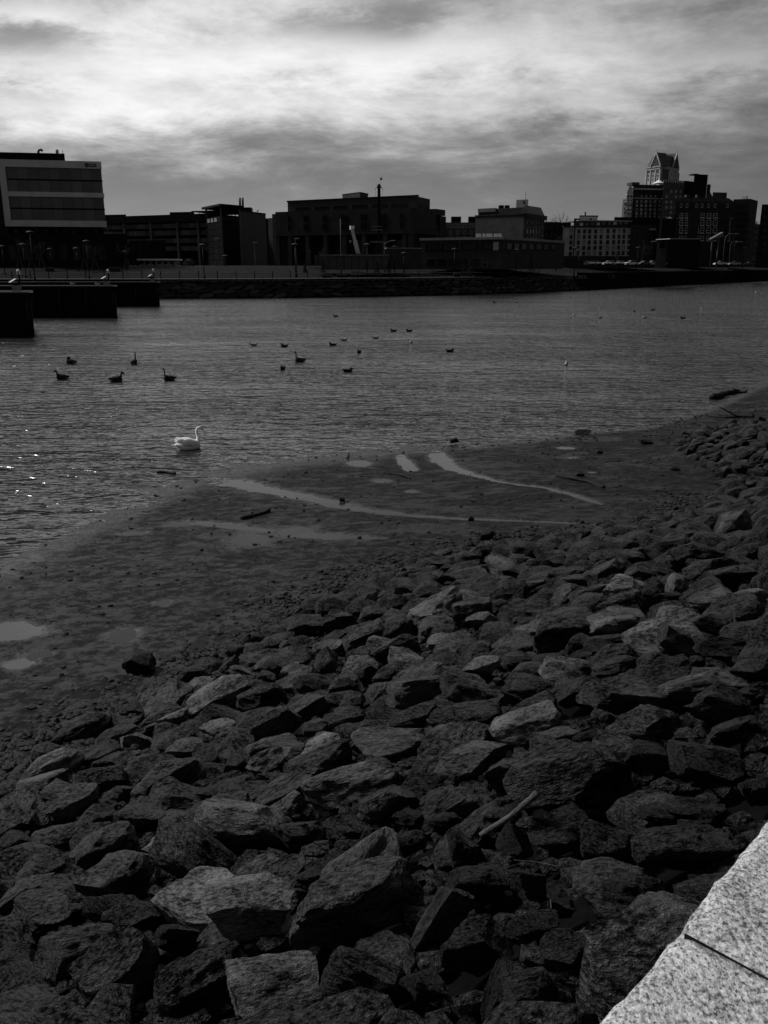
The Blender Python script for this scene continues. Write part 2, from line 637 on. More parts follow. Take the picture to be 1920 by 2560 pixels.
M_ROCK = [rock_mat('riprap_dark', 0.0055), rock_mat('riprap_grey', 0.019), rock_mat('riprap_pale', 0.064)]
M_ROCKFILL = rock_mat('riprap_fill', 0.0055, coords='Object', scale=2.2)
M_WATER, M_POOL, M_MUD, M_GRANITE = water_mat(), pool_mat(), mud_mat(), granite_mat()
M_POOLB = pool_mat('clear_pool', 0.7, 0.05)
M_SOIL = mat('dark_soil', 0.003, 0.95, 0.5, 9.0, 1.0, 20, spec=0.05)
M_GRAVEL = mat('gravel', 0.022, 0.7, 0.5, 9.0)
M_WOOD = mat('driftwood', 0.07, 0.8, 0.4, 14.0, 0.5)
M_WETWOOD = mat('wet_wood', 0.012, 0.6, 0.4, 8.0, 0.4)
M_BLACK = mat('black_paint', 0.006, 0.6, 0.2)
M_DARKC = mat('tarred_concrete', 0.006, 0.9, 0.45, 0.7, 0.4, spec=0.1)
M_GREYC = mat('grey_concrete', 0.22, 0.8, 0.3, 1.2, 0.3)
M_PALE = mat('pale_paint', 0.52, 0.6, 0.12, 0.5)
M_WHITE = mat('white_paint', 0.8, 0.5, 0.05, 1.0)
M_BRICKD = mat('dark_brick', 0.028, 0.85, 0.3, 0.5)
M_BRICK = mat('brick', 0.075, 0.85, 0.3, 0.6)
M_STUCCO = mat('stucco', 0.34, 0.85, 0.2, 0.25)
M_STONEL = mat('light_stone', 0.45, 0.85, 0.25, 0.3)
M_ROOF = mat('roof_slate', 0.06, 0.7, 0.3, 0.8)
M_METAL = mat('grey_metal', 0.10, 0.5, 0.2, 1.0)
M_LAWN = mat('winter_lawn', 0.010, 0.95, 0.35, 0.6, 0.5, 6.0, spec=0.05)
M_ASPH = mat('asphalt', 0.03, 0.9, 0.25, 0.6)
M_PATH = mat('pale_path', 0.10, 0.85, 0.2, 0.5)
M_GLASS = mat('window_glass', 0.02, 0.12, 0.3, 0.3, spec=0.5)
M_GLASSD = mat('dark_glass', 0.010, 0.25, 0.3, 0.3, spec=0.25)
M_GLASSL = mat('lit_pane_glass', 0.26, 0.3, 0.4, 0.3, spec=0.5)  # pale base colour paints lit, glinting panes; no lamp stands behind
M_BARK = mat('bark', 0.03, 0.9, 0.3, 6.0)
M_LEAF = mat('evergreen_leaf', 0.018, 0.8, 0.3, 4.0)
M_STAKE = mat('timber_stake', 0.13, 0.8, 0.3, 3.0)

# ================================================================== THE NEAR BANK
KERB_Z = 5.0
KA, KB = G(1481, 2560, KERB_Z), G(1920, 2036, KERB_Z)
E2 = Vector((KB.x - KA.x, KB.y - KA.y)).normalized()       # along the kerb
N2 = Vector((-E2.y, E2.x))                                 # towards the water
if N2.y < 0:
    N2 = -N2
K0 = Vector((KA.x, KA.y))


def sd_of(x, y):
    dx, dy = x - K0.x, y - K0.y
    return dx * E2.x + dy * E2.y, dx * N2.x + dy * N2.y


def xy_of(s, d):
    return K0.x + s * E2.x + d * N2.x, K0.y + s * E2.y + d * N2.y


ZT = 0.25
toe_px = [(-200, 2010), (80, 1872), (150, 1832), (260, 1775), (400, 1700), (560, 1632), (680, 1525), (850, 1455), (1050, 1392), (1200, 1360),
          (1400, 1338), (1600, 1316), (1750, 1258), (1788, 1212), (1735, 1160), (1672, 1112), (1715, 1080), (1910, 1052)]
toe = sorted(sd_of(G(a, b, ZT).x, G(a, b, ZT).y) for a, b in toe_px)
shore_px = [(-260, 1560), (0, 1432), (150, 1352), (300, 1280), (450, 1216), (580, 1182), (740, 1150), (925, 1135), (1134, 1118), (1330, 1104), (1464, 1086),
            (1620, 1074), (1794, 1020), (1920, 956)]
shore = sorted(sd_of(G(a, b, 0).x, G(a, b, 0).y) for a, b in shore_px)
TS, TD = np.array([q[0] for q in toe]), np.array([q[1] for q in toe])
SS, SDD = np.array([q[0] for q in shore]), np.array([q[1] for q in shore])


def smooth_interp(s, xs, ys, w=0.5):
    return (np.interp(s - w, xs, ys) + np.interp(s, xs, ys) * 2 + np.interp(s + w, xs, ys)) / 4


def bank_h(s, d):
    dt = smooth_interp(s, TS, TD)
    t = np.clip(1 - d / dt, -0.15, 1.02)
    return ZT + (4.30 - ZT) * np.where(t > 0, np.abs(t) ** 1.3, t)


def mud_base(s, d):
    dt, ds = smooth_interp(s, TS, TD), smooth_interp(s, SS, SDD)
    ds = np.maximum(ds, dt + 2.0)
    q = (ds - d) / (ds - dt)
    return np.clip(0.24 * q, -0.9, 0.30)


def ground_h(x, y):
    s, d = sd_of(x, y)
    return max(float(bank_h(s, d)), float(mud_base(s, d)), 0.0)


def hit(px, py):
    d = ray(px, py)
    d = d / d.y
    t = 0.8
    while t < 90:
        if CAM_Z + d.z * t < ground_h(d.x * t, t):
            lo, hi = t - 0.1 * max(1, t * 0.05), t
            for _ in range(12):
                m = (lo + hi) / 2
                if CAM_Z + d.z * m < ground_h(d.x * m, m): hi = m
                else: lo = m
            return Vector((d.x * hi, hi, CAM_Z + d.z * hi))
        t += 0.1 * max(1, t * 0.05)
    return None


# ---- river
wm = MB()
wm.add([(-900, -60, 0), (2200, -60, 0), (2200, 1900, 0), (-900, 1900, 0)], [(0, 1, 2, 3)])
tag(wm.build('river', M_WATER), kind='structure')
bed = MB()
bed.add([(-900, -60, -1.2), (2200, -60, -1.2), (2200, 1900, -1.2), (-900, 1900, -1.2)], [(0, 1, 2, 3)])
tag(bed.build('riverbed', M_SOIL), kind='structure')


# ---- bank under the stones
def grid_mesh(name, s0, s1, d0, d1, step, fn, m, smooth=True):
    ns, nd = int((s1 - s0) / step) + 1, int((d1 - d0) / step) + 1
    S, D = np.meshgrid(np.linspace(s0, s1, ns), np.linspace(d0, d1, nd), indexing='ij')
    X, Y = K0.x + S * E2.x + D * N2.x, K0.y + S * E2.y + D * N2.y
    Z = fn(S, D, X, Y)
    idx = np.arange(ns * nd).reshape(ns, nd)
    F = np.stack([idx[:-1, :-1], idx[1:, :-1], idx[1:, 1:], idx[:-1, 1:]], -1).reshape(-1, 4)
    return S, D, X, Y, Z, F


S_, D_, X_, Y_, Z_, F_ = grid_mesh('b', -16, 62, -0.05, 14.0, 0.2, lambda S, D, X, Y: bank_h(S, D) - 0.10 + 0.12 * fbm(X * 1.3, Y * 1.3, 3), M_SOIL)
tag(np_mesh('riverbank', np.stack([X_, Y_, Z_], -1).reshape(-1, 3), F_, M_SOIL, None, True), kind='structure')

# ---- mudflat with pools and runnels
streams = [  # photograph points, half widths in m
    ([(560, 1196), (640, 1213), (708, 1228), (779, 1244), (850, 1262), (930, 1279), (1018, 1290), (1157, 1302), (1389, 1313), (1560, 1326)],
     [0.50, 0.42, 0.36, 0.30, 0.26, 0.20, 0.16, 0.11, 0.09, 0.08]),
    ([(1090, 1125), (1112, 1150), (1134, 1169), (1175, 1182), (1251, 1204), (1360, 1220), (1435, 1242), (1500, 1266)],
     [0.34, 0.32, 0.26, 0.2, 0.15, 0.12, 0.13, 0.1]),
    ([(1000, 1132), (1012, 1150), (1030, 1170)], [0.2, 0.24, 0.18]),
    ([(470, 1300), (560, 1310), (640, 1325), (700, 1332), (830, 1345), (960, 1352)], [0.16, 0.2, 0.2, 0.3, 0.22, 0.1]),
]
pools = [(898, 1150, 62, 14), (953, 1196, 44, 9), (1031, 1226, 30, 7), (1419, 1114, 44, 6), (1430, 1141, 26, 4), (1479, 1180, 18, 4),
         (20, 1570, 160, 40), (48, 1658, 70, 25), (100, 1634, 50, 12), (313, 1588, 70, 34), (410, 1508, 44, 15), (740, 1328, 82, 22),
         (625, 1346, 96, 30), (335, 1322, 60, 10), (451, 1302, 74, 10)]


def mud_full(S, D, X, Y):
    base = mud_base(S, D)
    relief = 0.060 * fbm(X * 0.9, Y * 1.3, 4, 0.6) + 0.040 * fbm(X * 4.1, Y * 5.3, 4, 0.65) + 0.030 * fbm(X * 0.35 + 9, Y * 0.35, 3)
    return base, base + relief + 0.008


MS, MD, MX, MY, (MB0, MZ), MF = grid_mesh('m', -18, 62, 6.6, 27, 0.085, mud_full, M_MUD)
edge_n = 1.0 * fbm(MX * 1.4 + 3, MY * 1.9, 5, 0.7) + 0.35 * fbm(MX * 7, MY * 7, 3, 0.6)
sheets = []
WET = 0.8 * np.clip(1 - (MB0 - 0.004) / 0.026, 0, 1)


def carve(q, level):
    global MZ, WET
    q = q + edge_n * (1.5 if len(sheets) < len(streams) else 1.0)
    inside = np.clip(1 - q, 0, 1)
    t = np.clip((q - 1) / 0.6, 0, 1)
    t = t * t * (3 - 2 * t)
    ring = level + 0.006 + (MZ - level - 0.006) * t
    MZ = np.where(q < 1, np.minimum(MZ, level - 0.004 - 0.05 * inside), np.where(q < 1.6, np.minimum(np.maximum(ring, level + 0.002), np.maximum(MZ, level + 0.002)), MZ))
    WET = np.maximum(WET, 0.75 * np.clip((1.75 - q) / 0.75, 0, 1))
    sheets.append((q < 1.28, np.broadcast_to(level, MZ.shape).copy()))


for pts, hw in streams:
    W = [G(a, b, 0.12) for a, b in pts]
    q = np.full(MX.shape, 9.0)
    for i in range(len(W) - 1):
        ax, ay, bx, by = W[i].x, W[i].y, W[i + 1].x, W[i + 1].y
        L2 = (bx - ax) ** 2 + (by - ay) ** 2
        t = np.clip(((MX - ax) * (bx - ax) + (MY - ay) * (by - ay)) / L2, 0, 1)
        dd = np.hypot(MX - (ax + t * (bx - ax)), MY - (ay + t * (by - ay)))
        q = np.minimum(q, dd / (hw[i] * (1 - t) + hw[i + 1] * t))
    carve(q, MB0 - 0.018)
for (cx, cy, w, h) in pools:
    c = G(cx, cy, 0.15)
    rx = abs(G(cx + w / 2, cy, 0.15).x - c.x)
    ry = max(0.12, abs(G(cx, cy - h / 2, 0.15).y - c.y))
    q = np.hypot((MX - c.x) / rx, (MY - c.y) / ry)
    s, d = sd_of(c.x, c.y)
    carve(q, float(mud_base(s, d)) - 0.012)
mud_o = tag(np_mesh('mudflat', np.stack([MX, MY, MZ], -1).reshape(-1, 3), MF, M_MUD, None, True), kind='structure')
mud_o.data.attributes.new('wet', 'FLOAT', 'POINT').data.foreach_set('value', WET.ravel().astype(np.float32))
for k, (mask, lev) in enumerate(sheets):
    cell = mask[:-1, :-1] | mask[1:, :-1] | mask[1:, 1:] | mask[:-1, 1:]
    F = MF[cell.ravel()]
    if len(F) == 0:
        continue
    u, inv = np.unique(F, return_inverse=True)
    V = np.stack([MX, MY, lev], -1).reshape(-1, 3)[u]
    o = np_mesh('tidal_runnel' if k < len(streams) else 'tidal_pool', V, inv.reshape(-1, 4), M_POOLB if k in (len(streams) + 6, len(streams) + 7) else M_POOL, None, True)
    tag(o, kind='structure')

# ---- granite capped seawall where the photographer stands
sw = thing('granite_seawall', (K0.x, K0.y, 3.6), 'pale flecked granite coping along the top of the boulder bank', 'seawall')


def granite_block(s0, s1, width, seed):
    ns, nd, nh = max(2, int((s1 - s0) / 0.03)), int(width / 0.03), 10
    V, F = [], []
    # profile across: front face bottom -> front edge -> top -> back
    prof = []
    H = 0.34
    r = 0.045
    for k in range(nh):
        prof.append((0.0, KERB_Z - H + (H - r) * k / nh))
    for k in range(5):
        a = R(90) * k / 4
        prof.append((-r + r * math.cos(a), KERB_Z - r + r * math.sin(a)))
    for k in range(1, nd + 1):
        prof.append((-r - (width - r) * k / nd, KERB_Z))
    np_ = len(prof)
    for i in range(ns + 1):
        s = s0 + (s1 - s0) * i / ns
        edge = min(i, ns - i) * (s1 - s0) / ns
        for j, (d, z) in enumerate(prof):
            x, y = xy_of(s, d)
            rough = mnoise.fractal((s * 9, d * 9, z * 9), 1.0, 2.0, 5) * 0.009
            rough += mnoise.fractal((s * 3.0, 0.3, z * 2), 1.0, 2.0, 3) * 0.006
            k = 1.0 if j < nh + 5 else max(0.12, 1 - (j - nh - 4) * 0.12)
            dip = -0.005 * max(0, 1 - edge / 0.014) if j >= nh else 0
            ox = rough * k
            x += N2.x * ox
            y += N2.y * ox
            zz = z + rough * 0.35 * (1 if j >= nh else 0.3) + dip - (0.02 * k if j >= nh + 2 else 0) * 0
            V.append((x, y, zz))
    for i in range(ns):
        for j in range(np_ - 1):
            a = i * np_ + j
            F.append((a, a + np_, a + np_ + 1, a + 1))
    F.append(tuple(range(np_)))
    F.append(tuple(ns * np_ + j for j in range(np_ - 1, -1, -1)))
    m = MB(); m.add(V, F)
    return m


M_JOINT_SHADE = mat('joint_shade', 0.02, 0.95, 0.4, 30.0)  # dark filler colour stands in for the shade inside the thin joints
jp = G(1729, 2342, KERB_Z)
sj, _ = sd_of(jp.x, jp.y)
for k, (a, b) in enumerate(((sj - 2.6, sj - 1.32), (sj - 1.31, sj - 0.0015), (sj + 0.0015, sj + 1.35), (sj + 1.36, sj + 2.7), (sj + 2.71, sj + 4.1))):
    granite_block(a, b, 0.75, 3.7 * k).build('granite_block', M_GRANITE, sw, True)
for sjj in (sj - 1.315, sj, sj + 1.355, sj + 2.705):
    q0, q1 = xy_of(sjj, -0.028), xy_of(sjj, -0.74)
    MB().bar((q0[0], q0[1], KERB_Z - 0.0655), (q1[0], q1[1], KERB_Z - 0.0645), 0.0026, 0.13).build('joint_shade_strip', M_JOINT_SHADE, sw)
ba, bb = xy_of(sj - 6, -0.1), xy_of(sj + 60, -0.1)
bc, bd2 = xy_of(sj + 60, -0.75), xy_of(sj - 6, -0.75)
MB().prism([ba, bb, bc, bd2], 2.6, KERB_Z - 0.345).build('wall_face', M_DARKC, sw)
wa, wb, wc, wd = xy_of(sj - 6, -0.76), xy_of(sj + 60, -0.76), xy_of(sj + 60, -7), xy_of(sj - 6, -7)
tag(MB().prism([wa, wb, wc, wd], 2.6, KERB_Z - 0.02).build('pavement', M_PATH), kind='structure')

# ================================================================== THE BOULDERS
def ico(sub):
    bm = bmesh.new()
    bmesh.ops.create_icosphere(bm, subdivisions=sub, radius=1.0)
    V = np.array([v.co[:] for v in bm.verts])
    F = np.array([[v.index for v in f.verts] for f in bm.faces])
    bm.free()
    return V, F


ICO = {k: ico(k) for k in (1, 2, 3, 5)}


def rock_shape(sub, seed, cuts=None):
    rg = np.random.default_rng(seed)
    V, F = ICO[sub]
    V = V.copy()
    style = rg.random()
    # a squarish or slabby blank cut by random cleavage planes
    V = np.sign(V) * np.abs(V) ** (0.75 if style < 0.5 else 0.9)
    nc = cuts or rg.integers(9, 15)
    main = rg.normal(size=3) * 0.28; main[2] = 1.0; main /= np.linalg.norm(main)
    for k in range(nc):
        n = rg.normal(size=3)
        if k < 3:
            n = main * (1 if k != 1 else -1) + rg.normal(size=3) * 0.25
        n /= np.linalg.norm(n)
        off = rg.uniform(0.50, 0.84) if k > 1 else rg.uniform(0.45, 0.65)
        h = V @ n - off
        V = V - np.outer(np.maximum(h, 0) * (0.97 if k % 3 else 0.9), n)
    if sub >= 3:
        o = rg.uniform(-50, 50, 3)
        nrm = V / np.maximum(np.linalg.norm(V, axis=1, keepdims=True), 1e-5)
        dsp = np.array([mnoise.fractal((p[0] * 2.0 + o[0], p[1] * 2.0 + o[1], p[2] * 3.2 + o[2]), 0.9, 2.1, 6) for p in V])
        V = V + nrm * (dsp * 0.075)[:, None]
        # broken ledges
        led = np.array([mnoise.noise((p[0] * 1.3 + o[1], p[1] * 1.3 + o[2], p[2] * 2.6 + o[0])) for p in V])
        V = V - nrm * (np.maximum(led - 0.30, 0) * 0.20)[:, None]
    else:
        V = V + rg.normal(size=V.shape) * 0.02
    lo, hi = V.min(0), V.max(0)
    V = (V - (lo + hi) / 2) / (hi - lo)
    return V, F


HI = [rock_shape(5, 100 + k) for k in range(26)]
MID = [rock_shape(3, 300 + k) for k in range(18)]
LOW = [rock_shape(2, 500 + k) for k in range(24)]
HI_ME, MID_ME = {}, {}


def rock_mesh(level, k, tone):
    key = (level, k, tone)
    if key not in HI_ME:
        V, F = (HI if level == 'hi' else MID)[k]
        me = bpy.data.meshes.new('boulder_shape')
        me.from_pydata(V.tolist(), [], F.tolist())
        me.polygons.foreach_set('use_smooth', [True] * len(me.polygons))
        try:
            me.set_sharp_from_angle(angle=R(38))
        except Exception:
            pass
        me.materials.append(M_ROCK[tone])
        HI_ME[key] = me
    return HI_ME[key]


# photograph boulders: centre x, y, width, height, tone (0 dark, 1 grey, 2 pale; lit stones painted in as paler ones), tilt of the long side in degrees
BOULD = [
 (137, 1925, 150, 66, 2, 22), (110, 1975, 150, 60, 2, 20), (181, 2027, 148, 80, 1, 26), (422, 1968, 165, 88, 1, 18), (371, 1926, 127, 34, 1, 4), (468, 1882, 100, 46, 2, 8),
 (42, 2120, 84, 65, 1, 20), (274, 2137, 170, 104, 1, 22), (367, 2061, 125, 75, 1, 0), (268, 2057, 68, 42, 1, 0), (498, 2175, 212, 165, 1, -28), (628, 2085, 250, 150, 2, 6),
 (291, 2209, 195, 92, 1, 18), (114, 2183, 128, 80, 1, 18), (114, 2293, 168, 98, 1, 16), (278, 2285, 118, 66, 0, -8), (350, 2306, 140, 100, 0, 30), (207, 2398, 208, 122, 1, 4),
 (304, 2450, 205, 160, 1, 32), (50, 2420, 112, 85, 1, 14), (63, 2535, 170, 90, 1, 8), (456, 2360, 110, 100, 0, 10), (519, 2478, 225, 175, 0, 36), (648, 2305, 216, 160, 2, 12),
 (912, 2300, 320, 215, 1, 14), (700, 2505, 225, 140, 2, 4), (929, 2488, 203, 150, 0, -14), (1106, 2305, 130, 235, 1, 58), (1207, 2221, 150, 84, 0, -4), (1199, 2381, 186, 120, 0, -6),
 (1068, 2487, 104, 95, 0, -30), (1258, 2478, 90, 150, 0, 70), (1165, 2141, 108, 104, 0, 80), (1030, 2124, 84, 68, 0, 12), (925, 2107, 62, 85, 0, 70), (811, 2179, 93, 48, 1, 16),
 (890, 1972, 235, 112, 2, 20), (975, 2022, 130, 100, 1, 34), (811, 1918, 155, 80, 1, 14), (676, 1909, 122, 66, 2, 30), (1187, 1922, 190, 92, 2, 5), (1290, 1950, 142, 92, 1, -6),
 (1443, 1985, 290, 190, 0, 20), (1322, 1824, 176, 88, 2, 12), (1400, 1868, 146, 64, 1, 2), (1586, 1767, 236, 102, 1, -8), (1330, 1732, 146, 65, 1, -4), (1452, 1737, 120, 64, 1, 10),
 (1543, 1672, 115, 48, 1, 6), (1820, 1785, 168, 120, 0, -18), (1842, 1845, 150, 72, 0, 24), (1775, 1938, 160, 112, 0, -6), (1625, 1906, 106, 82, 0, -16), (1534, 2136, 145, 128, 1, -20),
 (1721, 2142, 240, 118, 0, 4), (1599, 2258, 142, 104, 0, -8), (1335, 2227, 90, 82, 0, -20), (1408, 2275, 64, 54, 0, -24), (1656, 2049, 98, 56, 0, -6), (1730, 2022, 130, 34, 0, 0),
 (1790, 2045, 74, 52, 0, 10), (1900, 1990, 66, 82, 0, 30), (1486, 1854, 94, 56, 0, 20), (1781, 1689, 90, 40, 2, 2), (1877, 1685, 98, 48, 1, 8), (1890, 1732, 84, 42, 1, 14),
 (1451, 1685, 66, 36, 1, 0), (1371, 1582, 94, 58, 2, 10), (1538, 1570, 120, 56, 2, -6), (1521, 1614, 106, 42, 1, 4), (1617, 1597, 86, 48, 1, 8), (1573, 1541, 98, 28, 2, 0),
 (1695, 1476, 68, 68, 2, 66), (1790, 1506, 118, 60, 2, 10), (1881, 1497, 84, 46, 2, -8), (1795, 1567, 106, 56, 1, -12), (1877, 1541, 92, 58, 1, 20), (1695, 1623, 90, 74, 1, -28),
 (1816, 1628, 132, 62, 0, 0), (1478, 1493, 106, 48, 1, 10), (1834, 1445, 110, 50, 1, 12), (1590, 1445, 80, 42, 1, 16), (1847, 1306, 84, 44, 1, 4), (1686, 1367, 68, 46, 1, 30),
 (1603, 1393, 56, 44, 1, -20), (1547, 1400, 54, 38, 0, 10), (1777, 1358, 98, 32, 1, 8), (1890, 1358, 72, 36, 1, 10), (1456, 1645, 54, 34, 1, 0), (1373, 1649, 72, 26, 1, 12),
 (1098, 1535, 138, 74, 2, 24), (1207, 1556, 74, 40, 2, 10), (992, 1630, 120, 70, 1, 16), (1110, 1611, 78, 44, 2, 14), (815, 1674, 86, 78, 1, 46), (828, 1628, 84, 44, 2, 8),
 (853, 1560, 78, 40, 1, 0), (773, 1569, 112, 42, 0, 6), (933, 1539, 74, 36, 1, 20), (980, 1552, 58, 40, 2, 20), (663, 1758, 116, 84, 0, -8), (862, 1720, 90, 48, 1, 12),
 (971, 1695, 74, 36, 1, 14), (882, 1758, 64, 40, 1, 18), (874, 1801, 92, 50, 1, 8), (1169, 1746, 80, 68, 1, -14), (1207, 1678, 96, 50, 2, 20), (1102, 1704, 66, 48, 1, 24),
 (1098, 1661, 80, 38, 1, 30), (988, 1746, 54, 72, 1, 70), (1043, 1801, 124, 62, 1, 16), (1170, 1805, 180, 66, 0, 10), (1283, 1742, 62, 60, 2, 50), (697, 1822, 118, 84, 1, 36),
 (798, 1830, 70, 40, 1, 10), (980, 1868, 175, 72, 2, 2), (1161, 1442, 108, 30, 1, 6), (1000, 1493, 70, 44, 1, 4), (1190, 1499, 96, 28, 2, -4), (671, 1662, 64, 32, 2, 26),
 (726, 1674, 48, 25, 2, 10), (712, 1620, 33, 36, 2, 60), (710, 1700, 36, 28, 1, 20), (747, 1695, 46, 28, 2, 18), (667, 1697, 46, 32, 1, 0), (605, 1685, 62, 32, 2, -8),
 (438, 1803, 86, 42, 2, 18), (555, 1756, 155, 70, 2, 26), (553, 1833, 98, 50, 2, 16), (287, 1883, 42, 25, 2, 4), (211, 1826, 138, 56, 0, 22), (380, 1820, 36, 18, 2, 16),
 (250, 1890, 120, 40, 1, 22), (590, 1920, 60, 60, 1, 50), (530, 1905, 48, 60, 1, 62), (1640, 1480, 60, 40, 0, 24), (1750, 1420, 60, 40, 1, -20), (1420, 1440, 90, 34, 0, 2),
 (1330, 1470, 84, 30, 1, 8), (1280, 1440, 60, 34, 1, -10), (1250, 1610, 80, 50, 0, 0), (1300, 1655, 76, 40, 1, 10), (1150, 1480, 60, 30, 1, 0),
 (1420, 2090, 170, 110, 0, 0), (1300, 2120, 90, 80, 0, -20), (1440, 2400, 150, 120, 0, 14), (1340, 2330, 120, 90, 0, -10), (1330, 2500, 150, 120, 1, 24), (800, 2420, 90, 70, 0, 40),
 (780, 2210, 90, 50, 0, 10), (1120, 2060, 90, 46, 0, -6), (1290, 2050, 70, 60, 0, 76), (1030, 2060, 70, 60, 0, 30), (560, 1985, 130, 46, 0, 12), (20, 2010, 60, 40, 1, 30),
]
SPECIAL = {
 24: 'largest flat-topped boulder with a broad dark front face and sunlit upper slab',
 42: 'huge dark rounded boulder that the bare stick leans against',
 27: 'long narrow grey boulder lying steeply aslant beside the largest flat-topped boulder',
 23: 'pale rough boulder beside the flat-topped giant, broken into two tilted faces',
 45: 'broad grey boulder with a pale crest among smaller rubble on the upper bank',
 40: 'pale slab boulder with a straight crack across its top, above the bare stick',
 11: 'wide pale boulder with a low rough back and a small stone against its flank',
 10: 'big dark boulder with a sloping roof-like top and an overhang beneath',
 54: 'dark long boulder lying right under the granite coping',
 73: 'upright pale tooth-shaped boulder standing on end',
 93: 'pale pyramid-shaped boulder rising above the rubble',
 0: 'pale domed boulder with a ridge, one of a stacked pair beside the mud',
 1: 'pale low boulder under the domed one, one of a stacked pair beside the mud',
 36: 'long pale wedge boulder with a smooth sunlit back',
 43: 'pale lumpy boulder with a knobbly crest lying beside a grey flat one',
 25: 'coarse pale block with a square rough face low on the bank',
}
SHORT = {24: 'flat-topped giant boulder', 42: 'boulder under the bare stick', 27: 'long aslant boulder', 45: 'broad pale-crested boulder', 40: 'cracked pale slab',
         11: 'wide low-backed boulder', 10: 'roof-topped dark boulder', 54: 'long boulder under the coping', 73: 'upright tooth boulder', 93: 'pale pyramid boulder',
         0: 'domed ridge boulder', 36: 'long pale wedge boulder', 43: 'lumpy knob-crested boulder', 25: 'coarse square-faced block'}
LAND = {}
UPV = Vector((0, SP, CP))
RIGHT = Vector((1, 0, 0))


def slope_normal(s, d):
    e = 0.2
    hs = (float(bank_h(s + e, d)) - float(bank_h(s - e, d))) / (2 * e)
    hd = (float(bank_h(s, d + e)) - float(bank_h(s, d - e))) / (2 * e)
    return Vector((-hs * E2.x - hd * N2.x, -hs * E2.y - hd * N2.y, 1)).normalized()


placed = []          # (s, d, radius)
rock_objs = []
ANON = []


def size_tone(tone, L):
    return '%s %s' % ('large' if L > 0.62 else 'middling' if L > 0.36 else 'small', ('dark', 'grey', 'pale')[tone])


def put_rock(level, k, tone, loc, Rm, dims, label, group):
    o = link('boulder', rock_mesh(level, k, tone))
    o.matrix_world = Matrix.Translation(loc) @ Rm.to_4x4() @ Matrix.Diagonal((dims[0], dims[1], dims[2], 1))
    tag(o, label, 'boulder', group)
    rock_objs.append(o)
    return o


for i, (cx, cy, w, h, tone, ang) in enumerate(BOULD):
    p = hit(cx, cy + 0.16 * h)
    if p is None:
        continue
    s, d = sd_of(p.x, p.y)
    depth = p.y * CP - (p.z - CAM_Z) * SP
    L = 1.08 * w * depth / FPX
    T = 0.98 * h * depth / FPX
    a = R(ang)
    X = RIGHT * math.cos(a) + UPV * math.sin(a)
    X = (X + Vector((0, rnd.uniform(-0.25, 0.25), 0))).normalized()
    nrm = slope_normal(s, d)
    Z = (nrm * 0.75 + Vector((0, 0, 0.4)) + Vector((rnd.uniform(-.2, .2), rnd.uniform(-.25, .1), 0))).normalized()
    Z = (Z - X * Z.dot(X)).normalized()
    Yv = Z.cross(X)
    Rm = Matrix((X, Yv, Z)).transposed()
    if rnd.random() < 0.5:
        Rm = Rm @ Matrix.Rotation(math.pi, 3, 'Z')
    if rnd.random() < 0.3:
        Rm = Rm @ Matrix.Rotation(math.pi, 3, 'X')
    Wd = max(0.62 * L, 0.75 * T) * rnd.uniform(0.9, 1.15)
    if abs(ang) > 45:
        L, Wd = 1.05 * h * depth / FPX, max(0.85 * w * depth / FPX, 0.5 * L)
        T = 0.8 * w * depth / FPX
    loc = p + nrm * (0.34 * T)
    if i in SPECIAL:
        lab, grp = SPECIAL[i], 'boulders of the bank'
    else:
        lab, grp = None, 'boulders of the bank'
    if i in SHORT:
        LAND[i] = (s, d)
    ob = put_rock('hi', (i * 7) % len(HI), tone, loc, Rm, (L, Wd, T), lab, grp)
    if lab is None:
        ANON.append((ob, s, d, size_tone(tone, L)))
    placed.append((s, d, 0.44 * max(L, Wd)))

# ---- fill: dart throwing over the bank
cand = []
pl = np.array(placed)
tries = 0
cells = {}


def near_ok(s, d, r):
    cs, cd = int(s // 0.8), int(d // 0.8)
    for i in range(cs - 1, cs + 2):
        for j in range(cd - 1, cd + 2):
            for (a, b, q) in cells.get((i, j), ()):
                if (a - s) ** 2 + (b - d) ** 2 < (0.88 * (q + r)) ** 2:
                    return False
    return True


def put_cell(s, d, r):
    cells.setdefault((int(s // 0.8), int(d // 0.8)), []).append((s, d, r))


for q in placed:
    put_cell(*q)
fill = []
for rad, n in ((0.24, 7000), (0.17, 16000), (0.115, 22000), (0.075, 26000), (0.05, 30000)):
    for _ in range(n):
        s = rnd.uniform(-8, 34)
        d = rnd.uniform(0.12, 13)
        if (rad < 0.1 and s > 14) or (rad < 0.06 and s > 6):
            continue
        dt = float(np.interp(s, TS, TD))
        if d > dt - 0.2 - 1.2 * max(0, 0.5 - s * 0.02) * rnd.random() - (0.5 if rad > 0.2 else 0):
            continue
        r = rad * rnd.uniform(0.8, 1.25)
        if not near_ok(s, d, r):
            continue
        x, y = xy_of(s, d)
        z = float(bank_h(s, d))
        pr = project((x, y, z))
        if pr is None or not (-160 < pr[0] < 2080 and 900 < pr[1] < 2760):
            continue
        put_cell(s, d, r)
        fill.append((r * FPX / pr[2], s, d, r, x, y, z))
fill.sort(reverse=True)
NIND = 300 - len(rock_objs)
acc_v, acc_f, base_i = [], [], 0
n_ind = 0
